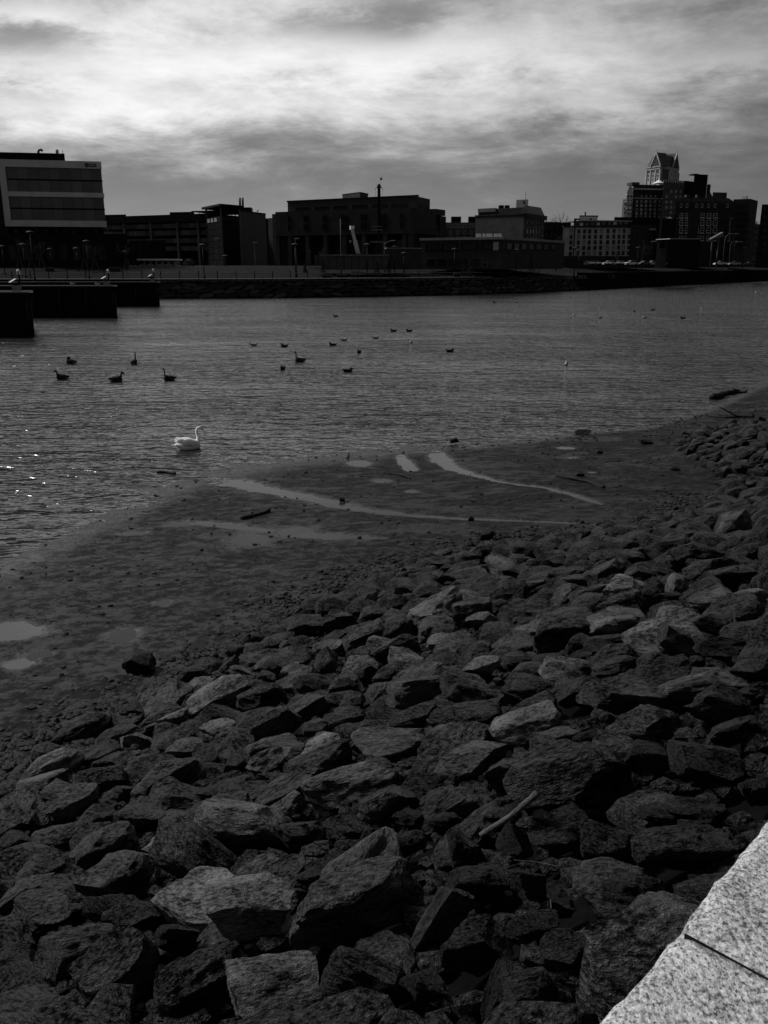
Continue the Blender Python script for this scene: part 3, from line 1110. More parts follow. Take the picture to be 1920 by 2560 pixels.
for (app, s, d, r, x, y, z) in fill:
    nrm = slope_normal(s, d)
    a = rnd.uniform(-0.5, 0.5) + (math.pi if rnd.random() < 0.5 else 0)
    X = Vector((math.cos(a), math.sin(a), 0))
    Z = (nrm * 0.8 + Vector((rnd.uniform(-.55, .55), rnd.uniform(-.55, .55), 0.5))).normalized()
    X = (X - Z * X.dot(Z)).normalized()
    Rm = Matrix((X, Z.cross(X), Z)).transposed()
    L = 2.5 * r * rnd.uniform(0.95, 1.2)
    Wd, T = L * rnd.uniform(0.6, 0.95), L * rnd.uniform(0.42, 0.72)
    pr = project((x, y, z))
    vis = 0 < pr[0] < 1920 and 1040 < pr[1] < 2560
    loc = Vector((x, y, z)) + nrm * (rnd.uniform(-0.05, 0.28) * T - (0.10 if r < 0.13 else 0.03))
    if n_ind < NIND and vis:
        tone = rnd.choice((0, 0, 1, 1, 1, 2)) if x < 3.5 else rnd.choice((0, 0, 0, 1, 1))
        ob = put_rock('hi', rnd.randrange(len(HI)), tone, loc, Rm, (L, Wd, T), None, 'boulders of the bank')
        ANON.append((ob, s, d, size_tone(tone, L)))
        n_ind += 1
    else:
        V, F = (MID if app > 28 else LOW)[rnd.randrange(18)]
        A = np.array((Rm @ Matrix.Diagonal((L, Wd, T)))[:])
        acc_v.append(V @ A.T + np.array(loc[:]))
        acc_f.append(F + base_i)
        base_i += len(V)
Vp, Fp = ICO[1]
for _ in range(4200):                                   # chips fallen into the gaps
    s, d = rnd.uniform(-4, 9), rnd.uniform(0.05, 9.0)
    x, y = xy_of(s, d)
    pr = project((x, y, float(bank_h(s, d))))
    if pr is None or not (-60 < pr[0] < 1980 and 1400 < pr[1] < 2700):
        continue
    r = rnd.uniform(0.025, 0.075)
    V = Vp * np.array((r * rnd.uniform(0.8, 1.7), r * rnd.uniform(0.8, 1.4), r * rnd.uniform(0.5, 1.0))) + nrng.normal(size=Vp.shape) * r * 0.16
    acc_v.append(V + np.array((x, y, float(bank_h(s, d)) - 0.02))); acc_f.append(Fp + base_i); base_i += len(Vp)
ORD = ['nearest', 'second nearest', 'third nearest', 'fourth nearest', 'fifth nearest', 'sixth nearest', 'seventh nearest', 'eighth nearest', 'ninth nearest', 'tenth nearest']
buckets = {}
for (ob, s, d, st) in ANON:
    k = min(LAND, key=lambda q: (LAND[q][0] - s) ** 2 + (LAND[q][1] - d) ** 2)
    ds_, dd_ = s - LAND[k][0], d - LAND[k][1]
    side = ('mud' if dd_ > 0 else 'coping') if abs(dd_) > abs(ds_) else ('upriver' if ds_ > 0 else 'downriver')
    buckets.setdefault((k, side, st), []).append((math.hypot(ds_, dd_), ob))
for (k, side, st), lst in buckets.items():
    lst.sort(key=lambda q: q[0])
    for n_, (_, ob) in enumerate(lst):
        od = ORD[n_] if n_ < 10 else 'number %d' % (n_ + 1)
        ob['label'] = '%s boulder, %s such to the %s, %s side' % (st, od, SHORT[k], side)
tag(np_mesh('riprap_rubble', np.concatenate(acc_v), np.concatenate(acc_f), M_ROCKFILL, None, False),
    'smaller dark rubble wedged between the boulders of the bank', 'rubble', kind='stuff')
print('boulders', len(rock_objs), 'fill', len(fill), 'faces', sum(len(f) for f in acc_f))

# ---- gravel strip at the foot of the bank, clods on the mud
acc_v, acc_f, base_i = [], [], 0
V1, F1 = ICO[1]
for _ in range(6500):
    s = rnd.uniform(-5, 22)
    dt = float(np.interp(s, TS, TD))
    d = dt + rnd.gauss(-0.35, 0.55)
    x, y = xy_of(s, d)
    z = ground_h(x, y)
    r = rnd.uniform(0.022, 0.06)
    V = V1 * np.array((r * rnd.uniform(0.9, 1.6), r * rnd.uniform(0.9, 1.5), r * rnd.uniform(0.5, 0.9))) + nrng.normal(size=V1.shape) * r * 0.12
    a = rnd.uniform(0, 6.28)
    V = V @ np.array(((math.cos(a), -math.sin(a), 0), (math.sin(a), math.cos(a), 0), (0, 0, 1))).T
    acc_v.append(V + np.array((x, y, z + 0.01))); acc_f.append(F1 + base_i); base_i += len(V1)
tag(np_mesh('gravel', np.concatenate(acc_v), np.concatenate(acc_f), M_GRAVEL, None, False),
    'dark wet gravel along the foot of the bank', 'gravel', kind='stuff')
acc_v, acc_f, base_i = [], [], 0
mi, mj = MX.shape
for _ in range(9000):
    s = rnd.uniform(-14, 40)
    ds, dt = float(np.interp(s, SS, SDD)), float(np.interp(s, TS, TD))
    d = dt + (ds - dt) * (1 - rnd.random() ** 1.3) * 1.03
    i, j = int((s + 18) / 80 * (mi - 1)), int((d - 6.6) / 20.4 * (mj - 1))
    if not (0 <= i < mi and 0 <= j < mj):
        continue
    if mnoise.noise((s * 0.5, d * 0.5, 3)) + rnd.uniform(-.5, .5) < 0.0:
        continue
    x, y = xy_of(s, d)
    r = 0.009 + 0.036 * rnd.random() ** 6
    V = V1 * np.array((r * rnd.uniform(0.9, 2.0), r * rnd.uniform(0.8, 1.4), r * rnd.uniform(0.4, 0.9))) + nrng.normal(size=V1.shape) * r * 0.15
    acc_v.append(V + np.array((x, y, MZ[i, j] + r * 0.3))); acc_f.append(F1 + base_i); base_i += len(V1)
tag(np_mesh('mud_clods', np.concatenate(acc_v), np.concatenate(acc_f), M_GRAVEL, None, False),
    'small dark clods and weed scattered over the mudflat', 'clods', kind='stuff')


def mud_z(x, y):
    s, d = sd_of(x, y)
    i, j = int(round((s + 18) / 80 * (mi - 1))), int(round((d - 6.6) / 20.4 * (mj - 1)))
    return float(MZ[min(max(i, 0), mi - 1), min(max(j, 0), mj - 1)])


# ---- single stones and sticks on the mud
def mud_point(px, py):
    p = G(px, py, 0.1)
    return Vector((p.x, p.y, mud_z(p.x, p.y)))


def lone_stone(px, py, w, h, label, k, tone=0, tilt=0.0, sunk=0.2):
    p = mud_point(px, py)
    L = w * p.y * 1.02 / FPX
    T = h * p.y / FPX
    Rm = Matrix.Rotation(tilt, 3, 'Y') @ Matrix.Rotation(rnd.uniform(-.3, .3), 3, 'Z')
    return put_rock('hi', k, tone, p + Vector((0, 0.3 * L, (0.5 - sunk) * T)), Rm, (L, L * 0.7, T), label, None)


M_ROCK.append(mat('wet_black_stone', 0.008, 0.6, 0.3, 4.0, 0.4))
lone_stone(346, 1706, 100, 62, 'square black stone standing alone on the open mud', 3, 3, R(-4))
lone_stone(1218, 1366, 38, 30, 'dark stone half sunk where the mud meets the rubble', 4, 3)
lone_stone(1178, 1312, 17, 16, 'small black stone on the far mud beside a runnel', 5, 3)
lone_stone(855, 1254, 15, 13, 'small black stone at the bend of the runnel', 6, 3)
lone_stone(897, 1060, 34, 12, 'low dark hump breaking the surface of the river', 7, 3)
lone_stone(1618, 1118, 34, 14, 'flat dark stone on the mud near the bank point', 8, 3)
lone_stone(1500, 1136, 16, 10, 'tiny dark stone on the flat mud', 9, 3)
lone_stone(1688, 1188, 28, 12, 'dark stone close under the point of the bank', 10, 3)
lone_stone(1460, 1082, 40, 14, 'dark weedy hump at the water edge of the mud', 11, 3)
lone_stone(1452, 1196, 22, 10, 'dark stone at the end of a sunken branch', 12, 3)


def stick(name, pts, r0, r1, m, label, cat, side=()):
    base = Vector(pts[0])
    o = thing(name, base, label, cat) if side else None
    n = 9
    path = []
    P_ = [Vector(p) for p in pts]
    for i in range(len(P_) - 1):
        for k in range(n if i == len(P_) - 2 else n - 1):
            t = k / (n - 1)
            q = P_[i].lerp(P_[i + 1], t)
            path.append(q + Vector((mnoise.noise(q * 3.1), mnoise.noise(q * 2.7 + Vector((5, 0, 0))), mnoise.noise(q * 2.3 + Vector((0, 9, 0))))) * r0 * 0.7)
    rad = [(r0 + (r1 - r0) * i / (len(path) - 1)) * (1 + 0.18 * mnoise.noise(Vector((i * 0.9, 3, 1)))) for i in range(len(path))]
    mb = MB(); mb.tube(path, rad, 9)
    if not side:
        ob = mb.build(name, m, None, True)
        return tag(ob, label, cat)
    mb.build('stem', m, o, True)
    for sp in side:
        b = MB(); b.tube(sp, [r1 * 0.9 * (1 - 0.6 * i / (len(sp) - 1)) for i in range(len(sp))], 6)
        b.build('twig', m, o, True)
    return o


a, b = hit(1203, 2088), hit(1342, 1986)
a, b = P(1203, 2088, a.y - 0.42), P(1342, 1986, b.y - 0.80)
mid_ = a.lerp(b, 0.55) + Vector((0.0, 0, -0.02))
stick('driftwood_stick', [a, mid_, b], 0.015, 0.018, M_WOOD, 'bare grey driftwood stick leaning across the dark boulders', 'stick')


def mud_line(pl_, up=0.02):
    out = []
    for (px, py) in pl_:
        p = mud_point(px, py)
        out.append(Vector((p.x, p.y, max(p.z, 0.0) + up)))
    return out


stick('drift_log', mud_line([(1782, 994), (1812, 984), (1846, 975)], 0.08), 0.18, 0.11, M_WETWOOD, 'thick black waterlogged log at the edge of the shallows', 'log')
stick('drift_log', mud_line([(1846, 978), (1858, 977), (1868, 975)], 0.04), 0.07, 0.05, M_WETWOOD, 'short black log lying just off the end of the thick waterlogged log', 'log')
br = mud_line([(1765, 1040), (1790, 1046), (1815, 1050), (1850, 1050), (1885, 1052)], 0.08)
stick('dead_branch', br, 0.03, 0.05, M_WETWOOD, 'forked dead branch lying on the shallows below the bank', 'branch',
      [[br[3], P(1840, 1040, br[3].y), P(1815, 1026, br[3].y - 0.4), P(1798, 1017, br[3].y - 0.6)], [br[4], P(1886, 1043, br[4].y), P(1878, 1029, br[4].y)]])
stick('sunken_branch', mud_line([(1392, 1196), (1430, 1204), (1470, 1214), (1510, 1228)], 0.03), 0.07, 0.05, M_WETWOOD, 'long black branch half sunk in the far mud', 'branch')
stick('sunken_branch', mud_line([(605, 1300), (640, 1292), (672, 1280)], 0.04), 0.08, 0.05, M_WETWOOD, 'black branch lying on the mud beside the lower runnel', 'branch')
stick('sunken_branch', mud_line([(960, 1180), (1000, 1186), (1025, 1196)], 0.02), 0.04, 0.025, M_WETWOOD, 'thin curved black branch among the pools', 'branch')
stick('floating_plank', mud_line([(394, 1174), (416, 1175), (438, 1177)], 0.02), 0.05, 0.05, M_WETWOOD, 'short dark plank afloat behind the swan', 'plank')
# thin reeds and straws caught between the stones
for (q0, q1, lab) in (((1020, 1838), (1062, 1820), 'thin pale straw caught on a flat boulder in mid bank'), ((1285, 2150), (1400, 2166), 'thin pale stem lying in the gap under the dark boulder'),
                      ((1770, 1645), (1797, 1668), 'thin pale stem stuck between upper boulders by the pale slab'), ((1376, 2228), (1378, 2272), 'short upright pale stem between dark stones')):
    a, b = hit(*q0), hit(*q1)
    m_ = (a.y + b.y) / 2 - 0.35
    stick('dry_stem', [P(*q0, m_), P((q0[0] + q1[0]) / 2, (q0[1] + q1[1]) / 2 - 3, m_), P(*q1, m_ - 0.05)], 0.0022, 0.0016, M_WOOD, lab, 'stem')
# crumpled pale litter at the foot of the bank
lp = hit(1762, 1312)
lm = MB()
gw = 7
vs = []
for i in range(gw):
    for j in range(5):
        u, v = i / (gw - 1) - .5, j / 4 - .5
        vs.append((lp.x + u * 0.46, lp.y - 0.2 + v * 0.22, lp.z + 0.16 + 0.10 * u + 0.07 * mnoise.noise(Vector((u * 6, v * 6, 2)))))
lm.add(vs, [(i * 5 + j, (i + 1) * 5 + j, (i + 1) * 5 + j + 1, i * 5 + j + 1) for i in range(gw - 1) for j in range(4)])
ob = lm.build('litter_sheet', M_WHITE, None, True)
sol = ob.modifiers.new('thickness', 'SOLIDIFY'); sol.thickness = 0.008
tag(ob, 'crumpled white plastic sheet lying at the foot of the boulders', 'litter')
can = G(1134, 1108, 0.04)
mb = MB(); mb.tube([can + Vector((-0.12, 0, 0.08)), can + Vector((0.14, 0.05, 0.11))], 0.09, 14)
cano = thing('dumped_bucket', can, 'dark open bucket on its side at the water edge', 'bucket')
mb.build('wall', M_WETWOOD, cano, True)
MB().tube([can + Vector((0.13, 0.045, 0.108)), can + Vector((0.17, 0.055, 0.113))], 0.097, 14).build('rim', M_GREYC, cano, True)

# ================================================================== THE FAR BANK
QZ = 3.7                                   # quay level
FZ = 6.15                                  # street level
QL = [(-190, 168), (-90, 174), (-46, 175), (-25, 176), (17, 195), (46, 225), (81, 271), (131, 333), (174, 386), (300, 520), (560, 800)]


def resample(pts, step):
    out = [Vector(pts[0])]
    for i in range(len(pts) - 1):
        a, b = Vector(pts[i]), Vector(pts[i + 1])
        n = max(1, int((b - a).length / step))
        for k in range(1, n + 1):
            out.append(a.lerp(b, k / n))
    return out


def smooth_line(pts, it=6):
    p = [Vector(q) for q in pts]
    for _ in range(it):
        p = [p[0]] + [(p[i - 1] + p[i] * 2 + p[i + 1]) / 4 for i in range(1, len(p) - 1)] + [p[-1]]
    return p


QUAY = smooth_line(resample(QL, 6.0), 8)


def normals(line):
    out = []
    for i in range(len(line)):
        d = (line[min(i + 1, len(line) - 1)] - line[max(i - 1, 0)]).normalized()
        out.append(Vector((-d.y, d.x)))          # away from the river
    return out


QN = normals(QUAY)


def offset_line(o):
    return [p + n * o for p, n in zip(QUAY, QN)]


QX = [p.x for p in QUAY]


def quay_at(px, o=0.0):
    """point of the quay line (offset o) seen in column px of the photograph"""
    ln = offset_line(o)
    best, bp = 1e9, None
    for i in range(len(ln) - 1):
        for k in range(12):
            q = ln[i].lerp(ln[i + 1], k / 12)
            pr = project((q.x, q.y, QZ))
            if pr and abs(pr[0] - px) < best:
                best, bp = abs(pr[0] - px), q
    return bp


def bank_profile(o):
    pts = [(0, QZ), (8, QZ + 0.1), (16, QZ + 0.7), (30, FZ), (5000, FZ)]
    for i in range(len(pts) - 1):
        if pts[i][0] <= o <= pts[i + 1][0]:
            t = (o - pts[i][0]) / (pts[i + 1][0] - pts[i][0])
            return pts[i][1] * (1 - t) + pts[i + 1][1] * t
    return FZ


def far_z(x, y):
    best, o = 1e9, 0
    for p, n in zip(QUAY, QN):
        d = (x - p.x) ** 2 + (y - p.y) ** 2
        if d < best:
            best, o = d, (x - p.x) * n.x + (y - p.y) * n.y
    return bank_profile(max(0.0, o))


def strip(name, o0, o1, m, n=1, lift=0.0):
    mb = MB()
    rows = [offset_line(o0 + (o1 - o0) * k / n) for k in range(n + 1)]
    zs = [bank_profile(o0 + (o1 - o0) * k / n) + lift for k in range(n + 1)]
    w = len(QUAY)
    vs = [(p.x, p.y, zs[k]) for k, r in enumerate(rows) for p in r]
    fs = [(k * w + i, k * w + i + 1, (k + 1) * w + i + 1, (k + 1) * w + i) for k in range(n) for i in range(w - 1)]
    mb.add(vs, fs)
    return tag(mb.build(name, m, None, True), kind='structure')


strip('quay_path', 0.0, 8.0, M_ASPH, 1)
strip('lawn', 8.0, 30.0, M_LAWN, 6)
strip('upper_path', 30.0, 34.0, M_PATH, 1, 0.02)
fl = offset_line(29.9)
bm = bmesh.new()
poly = [(p.x, p.y) for p in fl] + [(4000, 2200), (4000, 5000), (-3500, 5000), (-3500, 168)]
vv = [bm.verts.new((x, y, FZ - 0.004)) for x, y in poly]
ed = [bm.edges.new((vv[i], vv[(i + 1) % len(vv)])) for i in range(len(vv))]
bmesh.ops.triangle_fill(bm, use_beauty=True, edges=ed)
me = bpy.data.meshes.new('street_ground'); bm.to_mesh(me); bm.free()
me.materials.append(M_ASPH)
tag(link('street_ground', me), kind='structure')

# ---- sloping rubble revetment, each slab a stone
rv_pts = [p for p in QUAY if -50 <= p.x <= 53]
rv_i = [i for i, p in enumerate(QUAY) if -50 <= p.x <= 53]
rv = thing('stone_revetment', (rv_pts[0].x, rv_pts[0].y, 0), 'sloping wall of flat dark stone slabs along the far river edge', 'revetment')
core = MB()
w = len(rv_i)
SET = 2.4
vs = [(QUAY[i].x - QN[i].x * 1.2, QUAY[i].y - QN[i].y * 1.2, -0.8) for i in rv_i]
vs += [(QUAY[i].x + QN[i].x * (SET - 1.2 + 0.35), QUAY[i].y + QN[i].y * (SET - 1.2 + 0.35), QZ - 0.15) for i in rv_i]
vs += [(QUAY[i].x + QN[i].x * 4.2, QUAY[i].y + QN[i].y * 4.2, QZ - 0.15) for i in rv_i]
core.add(vs, [(r * w + k, r * w + k + 1, (r + 1) * w + k + 1, (r + 1) * w + k) for r in range(2) for k in range(w - 1)])
core.build('wall_core', M_DARKC, rv)
M_SLAB = [mat('slab_dark', 0.024, 0.9, 0.4, 0.9, 0.6, 3.0, spec=0.1), mat('slab_grey', 0.05, 0.9, 0.4, 0.9, 0.6, 3.0, spec=0.1), mat('slab_cap', 0.13, 0.9, 0.35, 0.9, 0.6, 3.0, spec=0.1)]
slab_me = []
for k in range(12):
    V, F = rock_shape(2, 900 + k, 9)
    for t in range(3):
        me = bpy.data.meshes.new('slab'); me.from_pydata(V.tolist(), [], F.tolist()); me.materials.append(M_SLAB[t])
        slab_me.append(me)
lens = [0.0]
for k in range(w - 1):
    lens.append(lens[-1] + (rv_pts[k + 1] - rv_pts[k]).length)


def along(l):
    for k in range(w - 1):
        if lens[k + 1] >= l:
            t = (l - lens[k]) / (lens[k + 1] - lens[k])
            i = rv_i[k]
            return QUAY[i].lerp(QUAY[i + 1], t), (QN[i] * (1 - t) + QN[i + 1] * t).normalized()
    return QUAY[rv_i[-1]], QN[rv_i[-1]]


ROWS = 5
for r in range(ROWS):
    l = rnd.uniform(0, 1)
    while l < lens[-1]:
        L = rnd.uniform(1.6, 3.6) if r < ROWS - 1 else rnd.uniform(1.0, 2.2)
        hgt = 0.98 if r < ROWS - 1 else 0.5
        p, n = along(l + L / 2)
        f = (r + 0.5) / ROWS
        z = 0.1 + (QZ - 0.1) * f + rnd.uniform(-.12, .12)
        q = p + n * (-1.2 + SET * f)
        o = link('stone', slab_me[rnd.randrange(12) * 3 + (2 if r == ROWS - 1 else rnd.choice((0, 0, 0, 1)))], rv)
        a = math.atan2(-n.x, n.y)
        o.location = Vector((q.x, q.y, z)) - rv.location
        o.rotation_euler = (R(-30) + rnd.uniform(-.12, .12), rnd.uniform(-.16, .16), a + rnd.uniform(-.08, .08))
        o.scale = (L * 1.04, 0.7, hgt * rnd.uniform(0.85, 1.15))
        l += L * 0.97

# ---- dark bulkhead upriver, with its lettering
bk = [i for i, p in enumerate(QUAY) if 50 <= p.x <= 420]
bh = thing('bulkhead_wall', (QUAY[bk[0]].x, QUAY[bk[0]].y, 0), 'black vertical river bulkhead with painted lettering along its top', 'bulkhead')
mb = MB()
w = len(bk)
prof = [(-0.6, -1.0), (-0.6, 4.0), (-0.85, 4.0), (-0.85, 4.45), (2.5, 4.45), (2.5, 3.0)]
vs = [(QUAY[i].x + QN[i].x * o, QUAY[i].y + QN[i].y * o, z) for (o, z) in prof for i in bk]
mb.add(vs, [(r * w + k, r * w + k + 1, (r + 1) * w + k + 1, (r + 1) * w + k) for r in range(len(prof) - 1) for k in range(w - 1)])
mb.build('wall', M_DARKC, bh)
for k in range(0, w - 1):
    for t in (0.25, 0.75):
        q = QUAY[bk[k]].lerp(QUAY[bk[k + 1]], t) - QN[bk[k]] * 0.7
        MB().box((q.x, q.y, 1.4), (0.45, 0.45, 5.0), math.atan2(-QN[bk[k]].x, QN[bk[k]].y)).build('fender_pile', M_DARKC, bh)
t0, t1 = quay_at(1412, -0.66), quay_at(1540, -0.66)
cu = bpy.data.curves.new('lettering', 'FONT')
cu.body = 'HAL CRERZENT. PUNTOL'
cu.size = 1.35
cu.extrude = 0.03
tmp = bpy.data.objects.new('lettering', cu); COL.objects.link(tmp)
dg = bpy.context.evaluated_depsgraph_get()
me = bpy.data.meshes.new_from_object(tmp.evaluated_get(dg))
bpy.data.objects.remove(tmp)
wid = max(v.co.x for v in me.vertices)
me.materials.clear(); me.materials.append(mat('letter_paint', 0.16, 0.8))
lo = link('lettering', me, bh)
dv = (t1 - t0)
lo.location = Vector((t0.x, t0.y, 2.92)) - bh.location
lo.rotation_euler = (R(90), 0, math.atan2(dv.y, dv.x))
lo.scale = (dv.length / wid, 1.0, 1.0)

# ---- finger piers on the left
GRP = 'finger piers'


def pier(px_r, y_top, y_base, label, thick):
    b = G(px_r, y_base, 0.0)
    ztop = P(px_r, y_top, b.y).z
    x1 = b.x
    o = thing('finger_pier', (x1 - 10, b.y, 0), label, 'pier', GRP)
    mb = MB()
    # front face carries a ragged timber line below the deck
    rv_ = Vector((x1, b.y)).normalized() * thick
    def slab_(dx, dy0, z0, z1):
        q = Vector((x1 - dx, b.y + dy0)); l = Vector((x1 - 80, b.y + dy0))
        return [l, q, q + rv_, l + rv_], z0, z1
    mb.prism(*slab_(0.4, 0.25, -1.6, ztop - 0.41))
    mb.build('pier_wall', M_DARKC, o)
    MB().prism(*slab_(0.0, 0.0, ztop - 0.4, ztop)).build('deck', M_DARKC, o)
    MB().box((x1 - 40.2, b.y + 0.1, ztop + 0.06), (79.4, 0.25, 0.12)).build('kerb_timber', M_GREYC, o)
    for k in range(10):
        MB().tube([(x1 - 0.6 - k * 3.4, b.y + 0.05, -1.0), (x1 - 0.6 - k * 3.4, b.y + 0.05, ztop - 0.45)], 0.24, 8).build('pile', M_DARKC, o, True)
    return o, b.y, ztop


PIERS = [pier(95, 732, 842, 'black finger pier standing farthest out from the railed quay', 9),
         pier(300, 716, 794, 'black finger pier between two others beside the lawn bank', 8),
         pier(405, 706, 766, 'black finger pier butting against the stone slab revetment', 8)]


def mooring(px, ybase, Yp, zt, scl, label):
    p = P(px, ybase, Yp + 0.9)
    x, y, z = p.x, p.y, zt
    o = thing('mooring_post', (x, y, z), label, 'mooring post', 'mooring posts on the piers')
    s = scl
    MB().box((x, y, z + 0.22), (0.80, 0.6, 0.40)).build('block', M_GREYC, o)
    MB().box((x, y, z + 0.63), (0.84, 0.64, 0.38)).build('block', M_GREYC, o)
    MB().prism([(x - 0.75, y - 0.3), (x + 0.35, y - 0.3), (x + 0.35, y + 0.3), (x - 0.75, y + 0.3)], z + 0.83, z + 1.1).build('cradle', M_BLACK, o)
    m = MB(); m.add([(x - 0.78, y - 0.32, z + 1.16), (x - 0.52, y - 0.32, z + 1.16), (x - 0.05, y + 0.32, z + 1.55), (x - 0.32, y + 0.32, z + 1.55),
                     (x - 0.78, y - 0.32, z + 1.11), (x - 0.52, y - 0.32, z + 1.11), (x - 0.05, y + 0.32, z + 1.50), (x - 0.32, y + 0.32, z + 1.50)],
                    [(0, 1, 2, 3), (7, 6, 5, 4), (0, 4, 5, 1), (1, 5, 6, 2), (2, 6, 7, 3), (3, 7, 4, 0)])
    m.build('sloping_panel', M_WHITE, o)
    MB().tube([(x + 0.25, y, z + 0.82), (x + 0.45, y, z + 1.5), (x + 0.40, y, z + 2.0)], [0.16, 0.12, 0.1], 8).build('post', M_BLACK, o, True)
    MB().lathe((x + 0.38, y, z + 2.02), [(0.10, 0.26), (0.2, 0.28), (0.19, 0.42), (0.12, 0.54), (0.04, 0.6)], 10).build('cap', M_WHITE, o, True)
    for k in (-1, 1):
        MB().bar((x + 0.38 + k * 0.19, y, z + 2.0), (x + 0.38 + k * 0.13, y, z + 2.31), 0.11).build('bracket', M_WHITE, o)
    o.scale = (0.8, 0.8, 0.8)
    return o


mooring(43, 730, PIERS[0][1], PIERS[0][2], 1, 'white capped mooring post on grey blocks on the outermost finger pier')
mooring(267, 714, PIERS[1][1], PIERS[1][2], 1, 'white capped mooring post on grey blocks on the middle finger pier')
mooring(381, 705, PIERS[2][1], PIERS[2][2], 1, 'white capped mooring post on grey blocks on the pier by the revetment')

# ---- railing along the quay path
rl_line = offset_line(3.6)
rail_pts = [(px, quay_at(px, 3.6)) for px in range(-60, 1350, 3)]
rl = thing('quay_railing', (rail_pts[0][1].x, rail_pts[0][1].y, QZ), 'long dark railing with pale top rail along the far quay path', 'railing')
acc, last, posts = 0.0, rail_pts[0][1], [rail_pts[0][1]]
for px, q in rail_pts[1:]:
    acc += (q - last).length
    last = q
    if acc >= 3.55:
        posts.append(q); acc = 0
pm = MB(); pm.box((0, 0, 0.72), (0.16, 0.16, 1.44)).box((0, 0, 1.47), (0.22, 0.22, 0.08))
pme = None
for q in posts:
    if pme is None:
        o = pm.build('post', M_BLACK, rl, False, False); pme = o.data
    else:
        o = link('post', pme, rl)
    o.location = Vector((q.x, q.y, bank_profile(3.6))) - rl.location
for i in range(len(posts) - 1):
    a, b = posts[i], posts[i + 1]
    z = bank_profile(3.6)
    MB().bar((a.x, a.y, z + 1.02), (b.x, b.y, z + 1.02), 0.16, 0.10).build('top_rail', M_GREYC, rl)
    MB().bar((a.x, a.y, z + 0.18), (b.x, b.y, z + 0.18), 0.07).build('bottom_rail', M_BLACK, rl)
    m = MB()
    n = 14
    for k in range(1, n):
        q = a.lerp(b, k / n)
        m.box((q.x, q.y, z + 0.58), (0.035, 0.035, 0.8))
    bo = m.build('baluster_panel', M_BLACK, rl)
    bo['kind'] = 'stuff'

# ================================================================== BUILDINGS
WIN_ME = {}


def window_meshes(frame_m, pane_m, style='plain'):
    key = (frame_m.name, pane_m.name, style)
    if key in WIN_ME:
        return WIN_ME[key]
    f = MB()
    b = 0.10
    for (x0, x1, z0, z1) in ((-.5, .5, .5 - b, .5), (-.5, .5, -.5, -.5 + b), (-.5, -.5 + b, -.5 + b, .5 - b), (.5 - b, .5, -.5 + b, .5 - b)):
        f.box(((x0 + x1) / 2, -0.02, (z0 + z1) / 2), (x1 - x0, 0.16, z1 - z0))
    if style == 'sash':
        f.box((0, -0.03, 0), (1 - 2 * b, 0.10, 0.07))
    me = bpy.data.meshes.new('window'); me.from_pydata(f.v, [], f.f); me.materials.append(frame_m)
    p = MB(); p.box((0, -0.005, 0), (1 - 2 * b + 0.01, 0.05, 1 - 2 * b + 0.01))
    pe = bpy.data.meshes.new('pane'); pe.from_pydata(p.v, [], p.f); pe.materials.append(pane_m)
    WIN_ME[key] = (me, pe)
    return WIN_ME[key]


class Wall:
    def __init__(self, p0, p1):
        self.p0, self.p1 = Vector((p0[0], p0[1])), Vector((p1[0], p1[1]))
        self.d = (self.p1 - self.p0).normalized()
        self.L = (self.p1 - self.p0).length
        self.n = Vector((self.d.y, -self.d.x))
        self.a = math.atan2(self.d.y, self.d.x)

    def uz(self, px, py):
        r = ray(px, py)
        den = r.x * self.n.x + r.y * self.n.y
        t = ((self.p0.x) * self.n.x + (self.p0.y) * self.n.y) / den
        x, y = r.x * t, r.y * t
        return (x - self.p0.x) * self.d.x + (y - self.p0.y) * self.d.y, CAM_Z + r.z * t

    def pt(self, u, out=0.0):
        q = self.p0 + self.d * u + self.n * out
        return q

    def rect(self, x0, y0, x1, y1):
        u0, zt = self.uz(x0, y0)
        u1, zb = self.uz(x1, y1)
        return u0, u1, zb, zt

    def window_uz(self, root, u0, u1, z0, z1, frame=None, pane=None, style='plain', name='window', out=0.0):
        me, pe = window_meshes(frame or M_BLACK, pane or M_GLASS, style)
        c = self.pt((u0 + u1) / 2, out)
        o = link(name, me, root)
        o.location = Vector((c.x, c.y, (z0 + z1) / 2)) - origin_of(root)
        o.rotation_euler = (0, 0, self.a)
        o.scale = (abs(u1 - u0), 1, abs(z1 - z0))
        q = link('pane', pe, o)
        return o

    def window(self, root, x0, y0, x1, y1, **k):
        u0, u1, z0, z1 = self.rect(x0, y0, x1, y1)
        return self.window_uz(root, u0, u1, z0, z1, **k)

    def slab(self, name, root, u0, u1, z0, z1, out, m, depth=None):
        """box lying on the wall, from `out` in front back to depth"""
        dp = depth if depth is not None else out + 0.3
        c = self.pt((u0 + u1) / 2, out - dp / 2)
        return MB().box((c.x, c.y, (z0 + z1) / 2), (abs(u1 - u0), dp, abs(z1 - z0)), self.a).build(name, m, root)

    def slab_px(self, name, root, x0, y0, x1, y1, out, m, depth=None):
        u0, u1, z0, z1 = self.rect(x0, y0, x1, y1)
        return self.slab(name, root, u0, u1, z0, z1, out, m, depth)


def xy(px, py, Y):
    p = P(px, py, Y)
    return Vector((p.x, p.y))


def two_face(L, C_, R_):
    """footprint with near corner C_"""
    return [L, C_, R_, L + R_ - C_]


def box_foot(w, depth):
    a, b = w.p0, w.p1                      # flanks splayed along sight lines, so sunlit sides stay edge-on to the camera
    return [a, b, b + b.normalized() * depth, a + a.normalized() * depth]


BZ = 5.4


